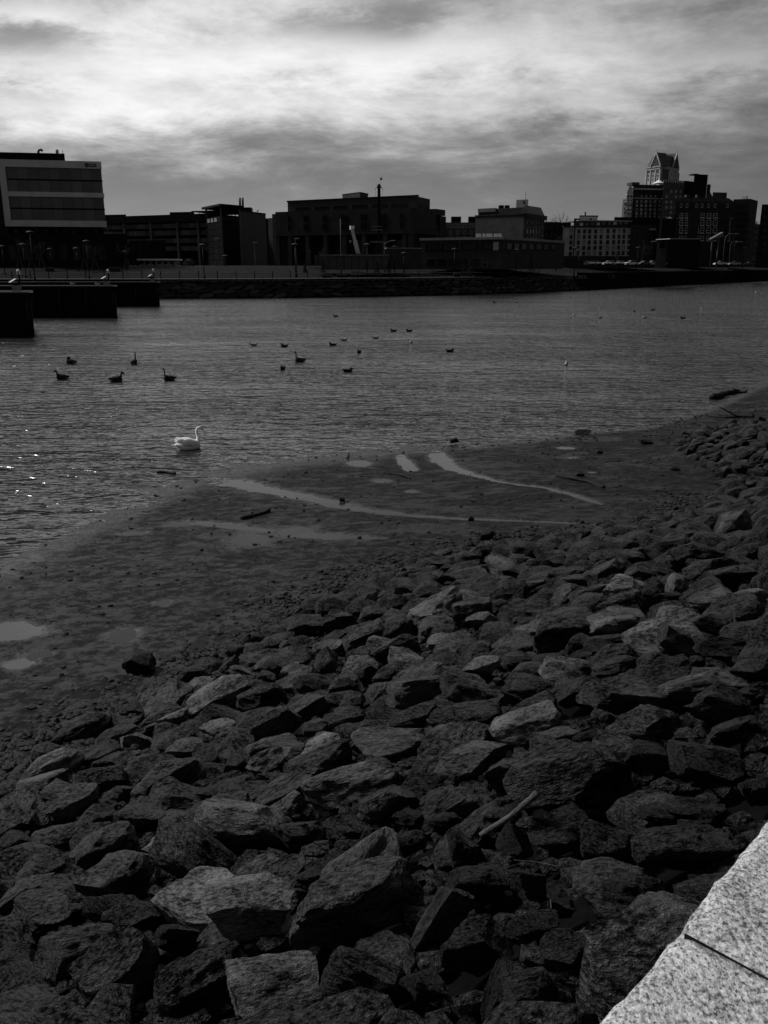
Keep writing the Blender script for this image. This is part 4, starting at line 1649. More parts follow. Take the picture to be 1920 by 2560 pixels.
# ---- office building with the number 225
def office():
    a, b = xy(-6, 398, 207), xy(252, 404, 212)
    w = Wall(a, b)
    root = thing('office_building', (b.x - 10, b.y + 4, FZ), 'modern office block with a pale frame round dark glass and number 225', 'building')
    _, ztop = w.uz(252, 404)
    _, zbot = w.uz(268, 568)
    f = box_foot(w, 24)
    qa, qb = w.pt(0.0, -0.7), w.pt(w.L - 0.3, -0.7)
    MB().prism([qa, qb, qb + qb.normalized() * 22, qa + qa.normalized() * 22], zbot + 0.1, ztop - 0.1).build('glazed_volume', M_BLACK, root)
    H = ztop - zbot
    # pale frame members
    lft = w.uz(15, 440)[0]
    g1t = w.uz(120, 419)[1]; g1b = w.uz(120, 480)[1]; g2t = w.uz(120, 492)[1]; g2b = w.uz(120, 551)[1]
    w.slab('frame_top', root, 0, w.L, g1t, ztop, 0.15, M_PALE, 1.2)
    w.slab('frame_bottom', root, 0, w.L, zbot, g2b, 0.15, M_PALE, 1.2)
    w.slab('frame_middle', root, lft, w.L - 0.02, g2t, g1b, 0.12, M_PALE, 2)
    w.slab('frame_side', root, 0, lft, g2b + 0.002, g1t - 0.002, 0.15, M_PALE, 1.2)
    n = 9
    for (zt, zb) in ((g1t, g1b), (g2t, g2b)):
        mid = (zt + zb) / 2
        for (t, b_) in ((zt - 0.02, mid + 0.18), (mid - 0.18, zb + 0.02)):
            for k in range(n):
                u0 = lft + 0.05 + (w.L - lft - 0.1) * k / n
                u1 = lft + 0.05 + (w.L - lft - 0.1) * (k + 1) / n
                w.slab('glass_panel', root, u0 + 0.06, u1 - 0.06, b_, t, -0.35, M_OFFG[(k * 7 + int(t)) % 3], 0.2)
                if k:
                    w.slab('mullion', root, u0 - 0.05, u0 + 0.05, b_, t, -0.28, M_METAL, 0.25)
        w.slab('mid_mullion', root, lft + 0.03, w.L - 0.03, mid - 0.18, mid + 0.18, -0.45, M_BLACK, 0.2)  # dark mullion line between the two rows of glass
    # storeys beneath and beside
    w2 = Wall(xy(-160, 640, 216), xy(262, 640, 219))
    MB().prism(box_foot(w2, 20), BZ, zbot - 0.002).build('lower_storeys', M_BLACK, root)
    for k in range(10):
        w2.window(root, 6 + k * 25, 571, 24 + k * 25, 583, frame=M_BRICKD, pane=M_GLASSD)
    w.slab('column', root, w.uz(175, 575)[0], w.uz(179, 575)[0], zbot - 3, zbot, -4, M_METAL, 0.6)
    w.slab('column', root, w.uz(264, 575)[0], w.uz(267, 575)[0], zbot - 3, zbot, -4, M_METAL, 0.6)
    w3 = Wall(xy(-160, 640, 203), xy(322, 640, 206))
    MB().prism(box_foot(w3, 11), BZ, w3.uz(300, 585)[1]).build('low_wing', M_BLACK, root)
    w3.window(root, 288, 607, 300, 630, frame=M_BRICKD, pane=M_GLASSD)
    for k in range(8):
        w3.window(root, 20 + k * 32, 612, 42 + k * 32, 650, frame=M_BRICKD, pane=M_GLASSD)
    w4 = Wall(xy(-220, 440, 213), xy(6, 440, 216))
    MB().prism(box_foot(w4, 18), BZ, w4.uz(0, 420)[1]).build('side_wing', M_BRICKD, root)
    for k in range(5):
        w4.window(root, 2, 450 + 24 * k, 14, 468 + 24 * k, frame=M_BLACK, pane=M_GLASSD)
    # penthouse and roof plant
    wp = Wall(xy(-90, 381, 211), xy(161, 384, 215))
    zpt = wp.uz(80, 382)[1]
    MB().prism(box_foot(wp, 12), ztop - 0.3, zpt).build('penthouse', M_BLACK, root)
    e = P(96, 381, 217)
    MB().tube([(e.x, e.y, zpt - 0.1), (e.x, e.y, zpt + 0.6), (e.x + 0.2, e.y, zpt + 1.0), (e.x + 0.7, e.y, zpt + 1.05), (e.x + 1.0, e.y, zpt + 0.8)], 0.28, 10).build('duct_elbow', M_METAL, root, True)
    e = P(143, 381, 217)
    MB().lathe((e.x, e.y, zpt - 0.05), [(0.3, 0), (0.3, 0.4), (0.38, 0.45), (0.38, 1.1), (0.2, 1.2)], 10).build('vent_cowl', M_PALE, root, True)
    e = P(157, 383, 216)
    MB().bar((e.x, e.y, zpt - 0.2), (e.x, e.y, zpt + 0.9), 0.09).build('mast', M_METAL, root)
    # emblem and number
    u0, u1, z0, z1 = w.rect(223, 409, 241.5, 418)
    c2 = bpy.data.curves.new('number', 'FONT'); c2.body = '225'; c2.size = 1.0; c2.extrude = 0.04; c2.offset = 0.025
    t_ = bpy.data.objects.new('number', c2); COL.objects.link(t_)
    me = bpy.data.meshes.new_from_object(t_.evaluated_get(bpy.context.evaluated_depsgraph_get()))
    bpy.data.objects.remove(t_)
    xs = [v.co.x for v in me.vertices]; ys = [v.co.y for v in me.vertices]
    me.materials.clear(); me.materials.append(M_BLACK)
    o = link('number', me, root)
    sx, sy = (u1 - u0) / (max(xs) - min(xs)), (z1 - z0) / (max(ys) - min(ys))
    q = w.pt(u0 - min(xs) * sx, 0.22)
    o.location = Vector((q.x, q.y, z0 - min(ys) * sy)) - root.location
    o.rotation_euler = (R(90), 0, w.a); o.scale = (sx, sy, 1)
    ue, ze = w.uz(217.5, 413)
    ring = MB()
    for r_, rr in ((0.40, 0.075), (0.17, 0.07)):
        pts = []
        for k in range(21):
            an = 2 * math.pi * k / 20
            q = w.pt(ue + r_ * math.cos(an), 0.2)
            pts.append((q.x, q.y, ze + r_ * math.sin(an)))
        ring.tube(pts, rr, 6, False)
    for k in range(3):
        an = R(45 + 90 * k)
        q0, q1 = w.pt(ue + 0.15 * math.cos(an), 0.2), w.pt(ue + 0.4 * math.cos(an), 0.2)
        ring.bar((q0.x, q0.y, ze + .15 * math.sin(an)), (q1.x, q1.y, ze + .4 * math.sin(an)), 0.08)
    ring.build('emblem', M_BLACK, root)


M_OFFG = [mat('office_glass_a', 0.07, 0.25, 0.25, 0.12, spec=0.5), mat('office_glass_b', 0.09, 0.25, 0.25, 0.12, spec=0.5), mat('office_glass_c', 0.055, 0.25, 0.25, 0.12, spec=0.5)]
office()


# ---- parking garage, glazed stair tower, blank block
def garage():
    a, b = xy(258, 540, 300), xy(520, 534, 280)
    w = Wall(a, b)
    root = thing('parking_garage', (a.lerp(b, .5).x, a.lerp(b, .5).y + 5, FZ), 'low dark parking garage with open decks and pale parapet bands', 'building')
    zt = w.uz(400, 538)[1]
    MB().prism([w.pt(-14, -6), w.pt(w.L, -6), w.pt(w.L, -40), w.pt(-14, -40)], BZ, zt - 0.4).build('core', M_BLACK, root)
    w.slab('roof', root, 0, w.L, w.uz(400, 556)[1], zt, 1.0, M_BLACK, 42)
    bands = [(560, 571), (577, 589), (597, 608), (616, 627)]
    for (y0, y1) in bands:
        z1, z0 = w.uz(400, y0)[1], w.uz(400, y1)[1]
        nseg = 12
        for k in range(nseg):
            w.slab('parapet_panel', root, w.L * k / nseg + 0.05, w.L * (k + 1) / nseg - 0.05, z0, z1, 0.3, M_GARB[(k * 5 + y0) % 3], 0.4)
        w.slab('deck', root, 0, w.L, z0 - 0.25, z0 - 0.005, 0.05, M_BLACK, 7)
    for px in (316, 382, 448, 500):
        u = w.uz(px, 600)[0]
        w.slab('column', root, u - 0.4, u + 0.4, BZ, w.uz(400, 545)[1], 0.8, M_GARB[1], 0.45)
    wp = Wall(xy(424, 531, 300), xy(484, 531, 297))
    MB().prism(box_foot(wp, 8), zt - 0.1, wp.uz(450, 530)[1]).build('penthouse', M_BLACK, root)
    wp2 = Wall(xy(262, 538, 305), xy(315, 538, 303))
    MB().prism(box_foot(wp2, 8), zt - 0.1, wp2.uz(290, 536.5)[1]).build('penthouse', M_BLACK, root)
    for px in (485, 499):
        e = P(px, 534, 290)
        MB().tube([(e.x, e.y, zt - 0.2), (e.x, e.y, zt + 0.9), (e.x + 0.3, e.y, zt + 1.3)], 0.12, 6).build('vent_pipe', M_METAL, root, True)
    # red-brick annex in front
    wa = Wall(xy(322, 604, 262), xy(413, 600, 258))
    MB().prism(box_foot(wa, 12), BZ, wa.uz(380, 601)[1]).build('annex', M_BLACK, root)
    for k in range(5):
        wa.window(root, 330 + 17 * k, 612, 339 + 17 * k, 628, frame=M_BRICKD, pane=M_GLASSD)


M_GARB = [mat('garage_panel_a', 0.075, 0.8, 0.3, 0.3), mat('garage_panel_b', 0.095, 0.8, 0.3, 0.3), mat('garage_panel_c', 0.055, 0.8, 0.3, 0.3)]
garage()


def stair_tower():
    Lp, Cp, Rp = xy(515, 513, 275), xy(551, 513, 262), xy(597, 515, 269)
    root = thing('stair_tower', (Cp.x, Cp.y, FZ), 'glazed corner stair tower with a thin overhanging flat roof', 'building')
    wl, wr = Wall(Lp, Cp), Wall(Cp, Rp)
    zt = wl.uz(551, 513)[1]
    ft = two_face(Lp, Cp, Rp)
    c = sum(ft, Vector((0, 0))) / 4
    MB().prism([p + (c - p) * 0.04 for p in ft], BZ, zt - 4.5).build('core', M_BLACK, root)
    ov = [p + (p - c) * 0.30 for p in ft]
    MB().prism(ov, zt - 0.35, zt + 0.25).build('roof', M_BLACK, root)
    for p in ft[:3]:
        MB().box((p.x, p.y, (zt + BZ) / 2), (0.5, 0.5, zt - BZ - 0.4)).build('post', M_METAL, root)
    for (w_, n) in ((wl, 4), (wr, 5)):
        for k in range(n):
            for r_ in range(9):
                z0 = BZ + 1 + (zt - BZ - 2) * r_ / 9
                z1 = BZ + 1 + (zt - BZ - 2) * (r_ + 1) / 9 - 0.25
                u0, u1 = w_.L * k / n + 0.1, w_.L * (k + 1) / n - 0.1
                if r_ == 8:
                    continue
                w_.window_uz(root, u0, u1, z0, z1, frame=M_BLACK, pane=M_GLASSL if (w_ is wl and r_ == 7 and k < 3) else M_GLASSD, name='window')
        for k in range(n + 1):
            w_.slab('mullion', root, w_.L * k / n - 0.08, w_.L * k / n + 0.08, zt - 4.4, zt - 0.4, 0.02, M_BLACK, 0.15)
    # blank block
    A, B_ = xy(596, 528, 274), xy(664, 534, 292)
    w2 = Wall(A, B_)
    r2 = thing('blank_block', (A.x + 3, A.y + 5, FZ), 'tall plain grey windowless block beside the glazed stair tower', 'building')
    z2 = w2.uz(600, 528)[1]
    MB().prism(box_foot(w2, 16), BZ, z2).build('wall', mat('blank_render', 0.085, 0.85, 0.1, 0.2), r2)
    w2.slab('coping', r2, -0.1, w2.L + 0.1, z2 + 0.002, z2 + 0.3, 0.15, M_BRICKD, 16.3)
    e = P(606, 527, 285)
    MB().box((e.x, e.y, z2 + 1.0), (6, 4, 1.2)).build('plant_platform', M_BLACK, r2)
    for px in (600.5, 607.5):
        q = P(px, 520, 285)
        MB().tube([(q.x, q.y, z2 + 1.5), (q.x, q.y, z2 + 4.6)], 0.35, 8).build('flue', M_METAL, r2, True)
    q = P(643, 528, 290)
    MB().tube([(q.x, q.y, z2), (q.x, q.y, z2 + 1), (q.x + .5, q.y, z2 + 1.2)], 0.15, 6).build('vent_pipe', M_METAL, r2, True)


stair_tower()


# ---- big dark laboratory building
def laboratory():
    Lp, Cp, Rp = xy(688, 529.5, 252), xy(1028, 518, 231), xy(1113, 528, 249)
    root = thing('laboratory_building', (Cp.x - 20, Cp.y + 8, FZ), 'large dark stepped institutional building with strip windows behind the drill mast', 'building')
    wl, wr = Wall(Lp, Cp), Wall(Cp, Rp)
    zt = wl.uz(1028, 518)[1]
    z1f = wl.uz(850, 587)[1]
    ft = two_face(Lp, Cp, Rp)
    c = sum(ft, Vector((0, 0))) / 4
    # upper body over an open colonnade; the end bay of the right face is an open frame
    tR = wr.uz(1090, 560)[0] / wr.L
    Rc = Cp.lerp(Rp, tR)
    ft2 = two_face(Lp, Cp, Rc)
    MB().prism(ft2, z1f, zt).build('upper_storeys', M_BRICKD, root)
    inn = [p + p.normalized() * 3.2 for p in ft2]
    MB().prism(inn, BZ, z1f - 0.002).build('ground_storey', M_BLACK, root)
    for px in (694, 724, 768, 813, 860, 909, 962, 1010, 1026):
        u = wl.uz(px, 620)[0]
        wl.slab('column', root, u - 0.65, u + 0.65, BZ, z1f - 0.004, -0.05, M_BRICKD, 1.3)
    bays = [722, 762, 768, 812, 817, 858, 862, 905, 910, 960, 965, 1008]
    for i in range(0, len(bays), 2):
        u0, u1, za, zb = wl.rect(bays[i] + 3, 596, bays[i + 1] - 3, 640)
        wl.window_uz(root, u0, u1, za, zb, frame=M_BLACK, pane=M_GLASSD, out=-2.6)
    for px in (723, 762, 769, 809, 816, 856, 865, 905, 914, 954, 963, 1004):
        for (y0, y1) in ((540, 556), (561, 577)):
            sl = (px - 723) * -0.022
            wl.window(root, px - 2.6, y0 + sl, px + 2.6, y1 + sl, frame=M_BLACK, pane=M_BLACK)
    # open frame at the right end
    for (ya, yb, xa, xb) in ((522, 540, 1090, 1113), (562, 655, 1090, 1093), (540, 655, 1100.5, 1113)):
        wr.slab_px('frame_wall', root, xa, ya, xb, yb, 0.0, M_BRICKD, 3.5)
    wr.slab_px('frame_sill', root, 1093, 575, 1101, 655, -0.1, M_BRICKD, 3.2)
    # upper setback storey
    La, Ca, Ra = xy(719, 510, 262), xy(1043, 491, 240), xy(1075, 499, 250)
    wu, wv = Wall(La, Ca), Wall(Ca, Ra)
    zu = wu.uz(1043, 491)[1]
    MB().prism(two_face(La, Ca, Ra), zt - 0.3, zu).build('setback_storey', M_LAB2, root)
    for (x0, y0, x1, y1) in ((739, 519, 776, 527), (785, 517, 823, 524.5), (832, 515, 870, 523.5), (880, 513, 918, 521.5), (929, 511.5, 968, 519), (978, 509.6, 1018, 517)):
        wu.window(root, x0, y0, x1, y1, frame=M_BLACK, pane=M_GLASSD)
    wv.window(root, 1047, 512, 1071, 518, frame=M_BLACK, pane=M_GLASSD)
    wu.slab('coping', root, -0.2, wu.L + 0.2, zu + 0.002, zu + 0.4, 0.2, M_BLACK, 0.8)
    Lb, Cb, Rb = xy(856, 485, 270), xy(900, 483, 262), xy(920, 486, 268)
    wq = Wall(Lb, Cb)
    zq = wq.uz(900, 483)[1]
    MB().prism(two_face(Lb, Cb, Rb), zu - 0.3, zq).build('penthouse', M_LAB2, root)
    MB().prism([p + (p - (Cb + Lb) / 2) * 0.03 for p in two_face(Lb, Cb, Rb)], zq + 0.002, zq + 0.35).build('penthouse_roof', M_BLACK, root)
    ws = Wall(xy(680, 535, 256), xy(692, 535, 255))
    MB().prism(box_foot(ws, 15), BZ, ws.uz(686, 535)[1]).build('side_bay', M_BRICKD, root)
    ws = Wall(xy(670, 545, 262), xy(683, 545, 260))
    MB().prism(box_foot(ws, 12), BZ, ws.uz(676, 545)[1]).build('side_bay', M_BRICKD, root)


M_LAB2 = mat('lab_panel', 0.05, 0.85, 0.12, 0.3)
laboratory()


# ---- long low building with a pale fascia
def lowbuilding():
    Lp, Cp, Rp = xy(1053, 598, 214), xy(1259, 592, 204), xy(1412, 603, 240)
    root = thing('low_flat_building', (Cp.x - 8, Cp.y + 5, FZ), 'long low flat-roofed building with a pale fascia and big dark windows', 'building')
    wl, wr = Wall(Lp, Cp), Wall(Cp, Rp)
    zt = wl.uz(1259, 592)[1]
    MB().prism(two_face(Lp, Cp, Rp), BZ, zt - 0.55).build('wall', M_BRICKL, root)
    ft = two_face(Lp, Cp, Rp); c = sum(ft, Vector((0, 0))) / 4
    MB().prism([p + (p - c) * 0.02 for p in ft], zt - 0.548, zt).build('fascia', M_GREYC, root)
    for (x0, y0, x1, y1) in ((1064, 610, 1097, 628), (1104, 609, 1145, 628), (1154, 607, 1195, 626), (1205, 606, 1233, 625)):
        wl.window(root, x0, y0, x1, y1, frame=M_BLACK, pane=M_GLASSD)
    wl.slab_px('shutter', root, 1233.5, 605.5, 1246.5, 625.5, 0.1, M_STUCCO)
    for k in range(7):
        x = 1266 + k * 18.5
        wr.window(root, x, 606 + k * 0.7, x + 15, 625 + k * .2, frame=M_BLACK, pane=M_GLASSD)
    for k in range(5):
        wl.window(root, 1068 + 27 * k, 648, 1088 + 27 * k, 664, frame=M_BLACK, pane=M_GLASSD)
    d = wl.window(root, 1206, 656, 1220, 668, frame=M_METAL, pane=M_GLASSD, name='door')
    for (x0, x1) in ((1193, 1205), (1209, 1216), (1219, 1234), (1238, 1246), (1247, 1257)):
        a, b = P(x0, 588, 222), P(x1, 588, 222)
        m = MB()
        m.add([(a.x, a.y, zt - 0.05), (b.x, a.y, zt - 0.05), (b.x, a.y + 3, zt - 0.05), (a.x, a.y + 3, zt - 0.05), (a.x, a.y + 3, zt + 1.4), (b.x, a.y + 3, zt + 1.4)],
              [(0, 1, 5, 4), (0, 4, 3), (1, 2, 5), (2, 3, 4, 5), (3, 2, 1, 0)])
        m.build('skylight', M_METAL, root)


M_BRICKL = mat('brick_panel', 0.038, 0.85, 0.2, 0.4)
lowbuilding()


# ---- yard wall and site shed
def yard():
    w = Wall(xy(804, 640, 196), xy(971, 638, 197))
    root = thing('site_shed', (w.p0.x + 8, w.p0.y + 2, FZ), 'plain pale site shed wall below the crane boom', 'shed')
    z1 = w.uz(890, 639)[1]
    MB().prism(box_foot(w, 6), BZ, z1).build('wall', mat('shed_panel', 0.07, 0.8, 0.2, 0.4), root)
    w.slab('roof_edge', root, -0.2, w.L + 0.2, z1 + 0.002, z1 + 0.22, 0.25, M_GREYC, 6.4)
    for k in range(1, 9):
        w.slab('panel_batten', root, w.L * k / 9 - 0.06, w.L * k / 9 + 0.06, BZ, z1 - 0.05, 0.06, M_BRICKD, 0.1)
    w = Wall(xy(966, 622, 208), xy(1054, 621, 210))
    r2 = thing('yard_wall', (w.p0.x + 4, w.p0.y, FZ), 'grey rendered yard wall beside the low flat building', 'wall')
    z1 = w.uz(1000, 622)[1]
    MB().prism(box_foot(w, 1.0), BZ, z1).build('wall', mat('yard_render', 0.05, 0.85, 0.2, 0.4), r2)
    w.slab('coping', r2, -0.1, w.L + 0.1, z1 + 0.002, z1 + 0.25, 0.15, M_GREYC, 1.3)
    # low pavilion with white roof edge
    w = Wall(xy(344, 650, 214), xy(433, 650, 214))
    r3 = thing('white_pavilion', (w.p0.x + 4, w.p0.y, FZ), 'low pavilion with a bright white roof edge on the lawn top', 'pavilion')
    z1 = w.uz(400, 647)[1]
    MB().prism([w.pt(0.3, -0.5), w.pt(w.L - 0.3, -0.5), w.pt(w.L - 0.3, -6), w.pt(0.3, -6)], BZ, z1 - 0.4).build('wall', M_STUCCO, r3)
    w.slab('roof', r3, 0, w.L + 0.8, z1 - 0.38, z1, 0.6, M_WHITE, 7)
    for k in range(6):
        x = 348 + k * 15
        w.window(r3, x, 652.5, x + 9, 660, frame=M_BLACK, pane=M_GLASSD, out=-0.45)
    for px in (345, 366, 386, 433):
        u = w.uz(px, 655)[0]
        w.slab('post', r3, u - 0.1, u + 0.1, BZ, z1 - 0.385, 0.3, M_BLACK, 0.2)


yard()


def midblock():
    Lp, Cp, Rp = xy(1189, 540, 300), xy(1310, 536, 288), xy(1362, 542, 305)
    root = thing('brick_warehouse', (Cp.x - 8, Cp.y + 6, FZ), 'blank-sided brick warehouse with a setback dark top and pale penthouse', 'building')
    wl, wr = Wall(Lp, Cp), Wall(Cp, Rp)
    zt = wl.uz(1310, 536)[1]
    MB().prism(two_face(Lp, Cp, Rp), BZ, zt).build('wall', M_BRICK2, root)
    wl.slab('coping', root, -.2, wl.L, zt + 0.002, zt + 0.35, 0.2, M_BRICKD, 0.8)
    wr.slab('cornice', root, 0, wr.L + 0.5, zt - 0.9, zt + 0.36, 0.7, M_BRICKD, 0.9)
    for k in range(6):
        for r_ in range(3):
            wr.window(root, 1316 + 7.5 * k, 552 + 20 * r_, 1320.5 + 7.5 * k, 565 + 20 * r_, frame=M_BLACK, pane=M_GLASSD)
    La, Ca, Ra = xy(1196, 522, 306), xy(1312, 518, 294), xy(1352, 523, 306)
    wa = Wall(La, Ca); wb = Wall(Ca, Ra)
    za = wa.uz(1312, 518)[1]
    MB().prism(two_face(La, Ca, Ra), zt - 0.2, za).build('setback_storey', M_BRICKD, root)
    wa.slab_px('parapet', root, 1196, 522, 1240, 529, 0.25, M_STUCCOD)
    m = MB()
    b0, b1 = Ca + (Ca - La).normalized() * 0.2, Ra
    off = wb.n * 1.6
    up = za + 0.6
    m.add([(*(b0 + off), zt + 0.3), (*(b1 + off), zt + 0.3), (*b1, up), (*b0, up), (*(b1 - wb.n * 2), zt + 0.3), (*(b0 - wb.n * 2), zt + 0.3)],
          [(0, 1, 2, 3), (0, 3, 5), (1, 4, 2), (2, 4, 5, 3), (0, 5, 4, 1)])
    m.build('mansard_slope', M_ROOF2, root)
    wp = Wall(xy(1291, 499, 305), xy(1321, 499, 303))
    zp = wp.uz(1306, 499)[1]
    MB().prism(box_foot(wp, 7), za - 0.2, zp).build('penthouse', M_STONEL, root)
    wp.window(root, 1308, 503, 1312, 509, frame=M_BLACK, pane=M_GLASSD)
    e = P(1314, 498, 305)
    MB().bar((e.x, e.y, zp), (e.x, e.y, zp + 2.6), 0.12).build('mast', M_METAL, root)
    for (x0, x1) in ((1247, 1259), (1262, 1273)):
        a, b = P(x0, 518, 302), P(x1, 518, 302)
        MB().box(((a.x + b.x) / 2, 302, za + 0.4), (b.x - a.x, 2, 1.3)).build('roof_unit', M_BLACK, root)
    # terrace behind
    w = Wall(xy(1100, 557, 345), xy(1196, 555, 345))
    r2 = thing('brick_terrace', (w.p0.x + 5, w.p0.y + 4, FZ), 'low brick block with small square windows and two rooftop units', 'building')
    z1 = w.uz(1150, 556)[1]
    MB().prism(box_foot(w, 12), BZ, z1).build('wall', M_BRICK2, r2)
    w.slab('stone_band', r2, 0, w.L, w.uz(1150, 571)[1], w.uz(1150, 556)[1] - 0.05, 0.12, M_STUCCOD)
    for k in range(6):
        for (y0, y1) in ((562, 569), (577, 585), (592, 600)):
            x = 1107 + 17.2 * k
            w.window(r2, x, y0, x + 5, y1, frame=M_STONEL, pane=M_GLASSD, out=0.12)
    for (x0, x1) in ((1128, 1152), (1171, 1192)):
        a, b = P(x0, 549, 350), P(x1, 549, 350)
        MB().box(((a.x + b.x) / 2, 350, z1 + 1.1), (b.x - a.x, 3, 2.4)).build('roof_unit', M_BLACK, r2)
    # dark block with trees behind
    w = Wall(xy(1358, 556, 340), xy(1428, 553, 342))
    r3 = thing('dark_brick_block', (w.p0.x + 5, w.p0.y + 4, FZ), 'near-black flat block between the warehouse and the stucco hotel', 'building')
    z1 = w.uz(1400, 555)[1]
    MB().prism(box_foot(w, 12), BZ, z1).build('wall', M_BLACK, r3)
    for k in range(5):
        for r_ in range(4):
            w.window(r3, 1363 + 13 * k, 562 + 20 * r_, 1369 + 13 * k, 572 + 20 * r_, frame=M_BRICKD, pane=M_GLASSD)


M_BRICK2 = mat('weathered_brick', 0.055, 0.85, 0.35, 0.25)
M_STUCCOD = mat('dull_stone', 0.11, 0.85, 0.25, 0.3)
M_ROOF2 = mat('mansard_metal', 0.10, 0.5, 0.2, 0.4)
midblock()


def stucco_block():
    A, B_ = xy(1408, 570, 290), xy(1578, 563, 296)
    w = Wall(A, B_)
    root = thing('stucco_block', (A.x + 10, A.y + 5, FZ), 'pale stucco block with five rows of tall dark windows', 'building')
    z1 = w.uz(1490, 566)[1]
    MB().prism(box_foot(w, 18), BZ, z1).build('wall', M_STUCCO, root)
    w.slab('plinth', root, 0, w.L, BZ, w.uz(1490, 640)[1], 0.25, M_BRICKD)
    w.slab('cornice', root, -0.1, w.L + 0.1, z1 - 0.35, z1 + 0.1, 0.3, M_BRICKD, 0.7)
    cols = [1425, 1444, 1458, 1471, 1486, 1500, 1517, 1532, 1545, 1557, 1570]
    for c in cols:
        for r_ in range(5):
            y0 = 573 + r_ * 13.8 - (c - 1490) * 0.012
            x = c + r_ * -0.6
            w.window(root, x, y0, x + 6.2, y0 + 10.4, frame=M_BRICKD, pane=M_GLASSD if (c + r_) % 5 else M_GLASSL, style='sash')
    w.slab('downpipe', root, w.uz(1435, 600)[0] - 0.15, w.uz(1435, 600)[0] + 0.15, BZ, z1, 0.2, M_BLACK)
    # setback glazed storey
    w2 = Wall(xy(1446, 556, 296), xy(1577, 551, 301))
    z2 = w2.uz(1500, 553)[1]
    MB().prism(box_foot(w2, 12), z1 - 0.2, z2).build('setback_storey', M_BRICKD, root)
    for k in range(9):
        x = 1448 + 14 * k
        w2.window(root, x, 556.5 - k * .45, x + 11, 565.5 - k * .45, frame=M_BLACK, pane=M_GLASS if k % 3 else M_GLASSL)
    w2.slab('roof_edge', root, -0.3, w2.L + 0.3, z2 + 0.002, z2 + 0.3, 0.5, M_GREYC, 12.6)
    w3 = Wall(xy(1449, 541, 300), xy(1494, 541, 301))
    z3 = w3.uz(1470, 541)[1]
    MB().prism(box_foot(w3, 8), z2 + 0.1, z3).build('penthouse', M_STONEL, root)
    w3.window(root, 1473, 544, 1480, 552, frame=M_WHITE, pane=M_GLASSD)
    MB().prism([p + (p - w3.pt(w3.L / 2, -4)) * 0.05 for p in box_foot(w3, 8)], z3 + 0.002, z3 + 0.3).build('penthouse_roof', M_BLACK, root)
    e = P(1463, 539, 303)
    MB().tube([(e.x, e.y, z3), (e.x, e.y, z3 + 1.6)], 0.22, 6).build('flue', M_BLACK, root)
    w4 = Wall(xy(1435, 546, 297), xy(1450, 545, 297))
    MB().prism(box_foot(w4, 7), z1 - 0.1, w4.uz(1442, 546)[1]).build('stair_head', M_BRICKD, root)
    # darker continuation
    w5 = Wall(xy(1578.5, 565, 297), xy(1646, 560, 303))
    r2 = thing('brick_side_block', (w5.p0.x + 4, w5.p0.y + 5, FZ), 'dark brick block adjoining the pale stucco one, with few windows', 'building')
    z5 = w5.uz(1600, 562)[1]
    MB().prism(box_foot(w5, 18), BZ, z5).build('wall', M_BRICKD, r2)
    for k in range(5):
        for r_ in range(4):
            w5.window(r2, 1585 + 12 * k, 571 + 17 * r_, 1590 + 12 * k, 581 + 17 * r_, frame=M_BLACK, pane=M_GLASSD)
    w6 = Wall(xy(1536, 544, 310), xy(1640, 542, 312))
    MB().prism(box_foot(w6, 8), z5 - 1, w6.uz(1590, 543)[1]).build('roof_storey', M_BLACK, r2)
    w5.slab_px('awning', r2, 1622, 571, 1636, 576, 0.8, M_GREYC)


stucco_block()


# ---- hotel and tower on the hill
def gable_prism(pl, pr, depth_v, z0, zapex, m, name, root):
    c = (pl + pr) / 2
    mb = MB()
    mb.add([(*pl, z0), (*pr, z0), (*c, zapex), (*(pl + depth_v), z0), (*(pr + depth_v), z0), (*(c + depth_v), zapex)],
           [(0, 1, 2), (5, 4, 3), (0, 2, 5, 3), (1, 4, 5, 2), (0, 3, 4, 1)])
    return mb.build(name, m, root)


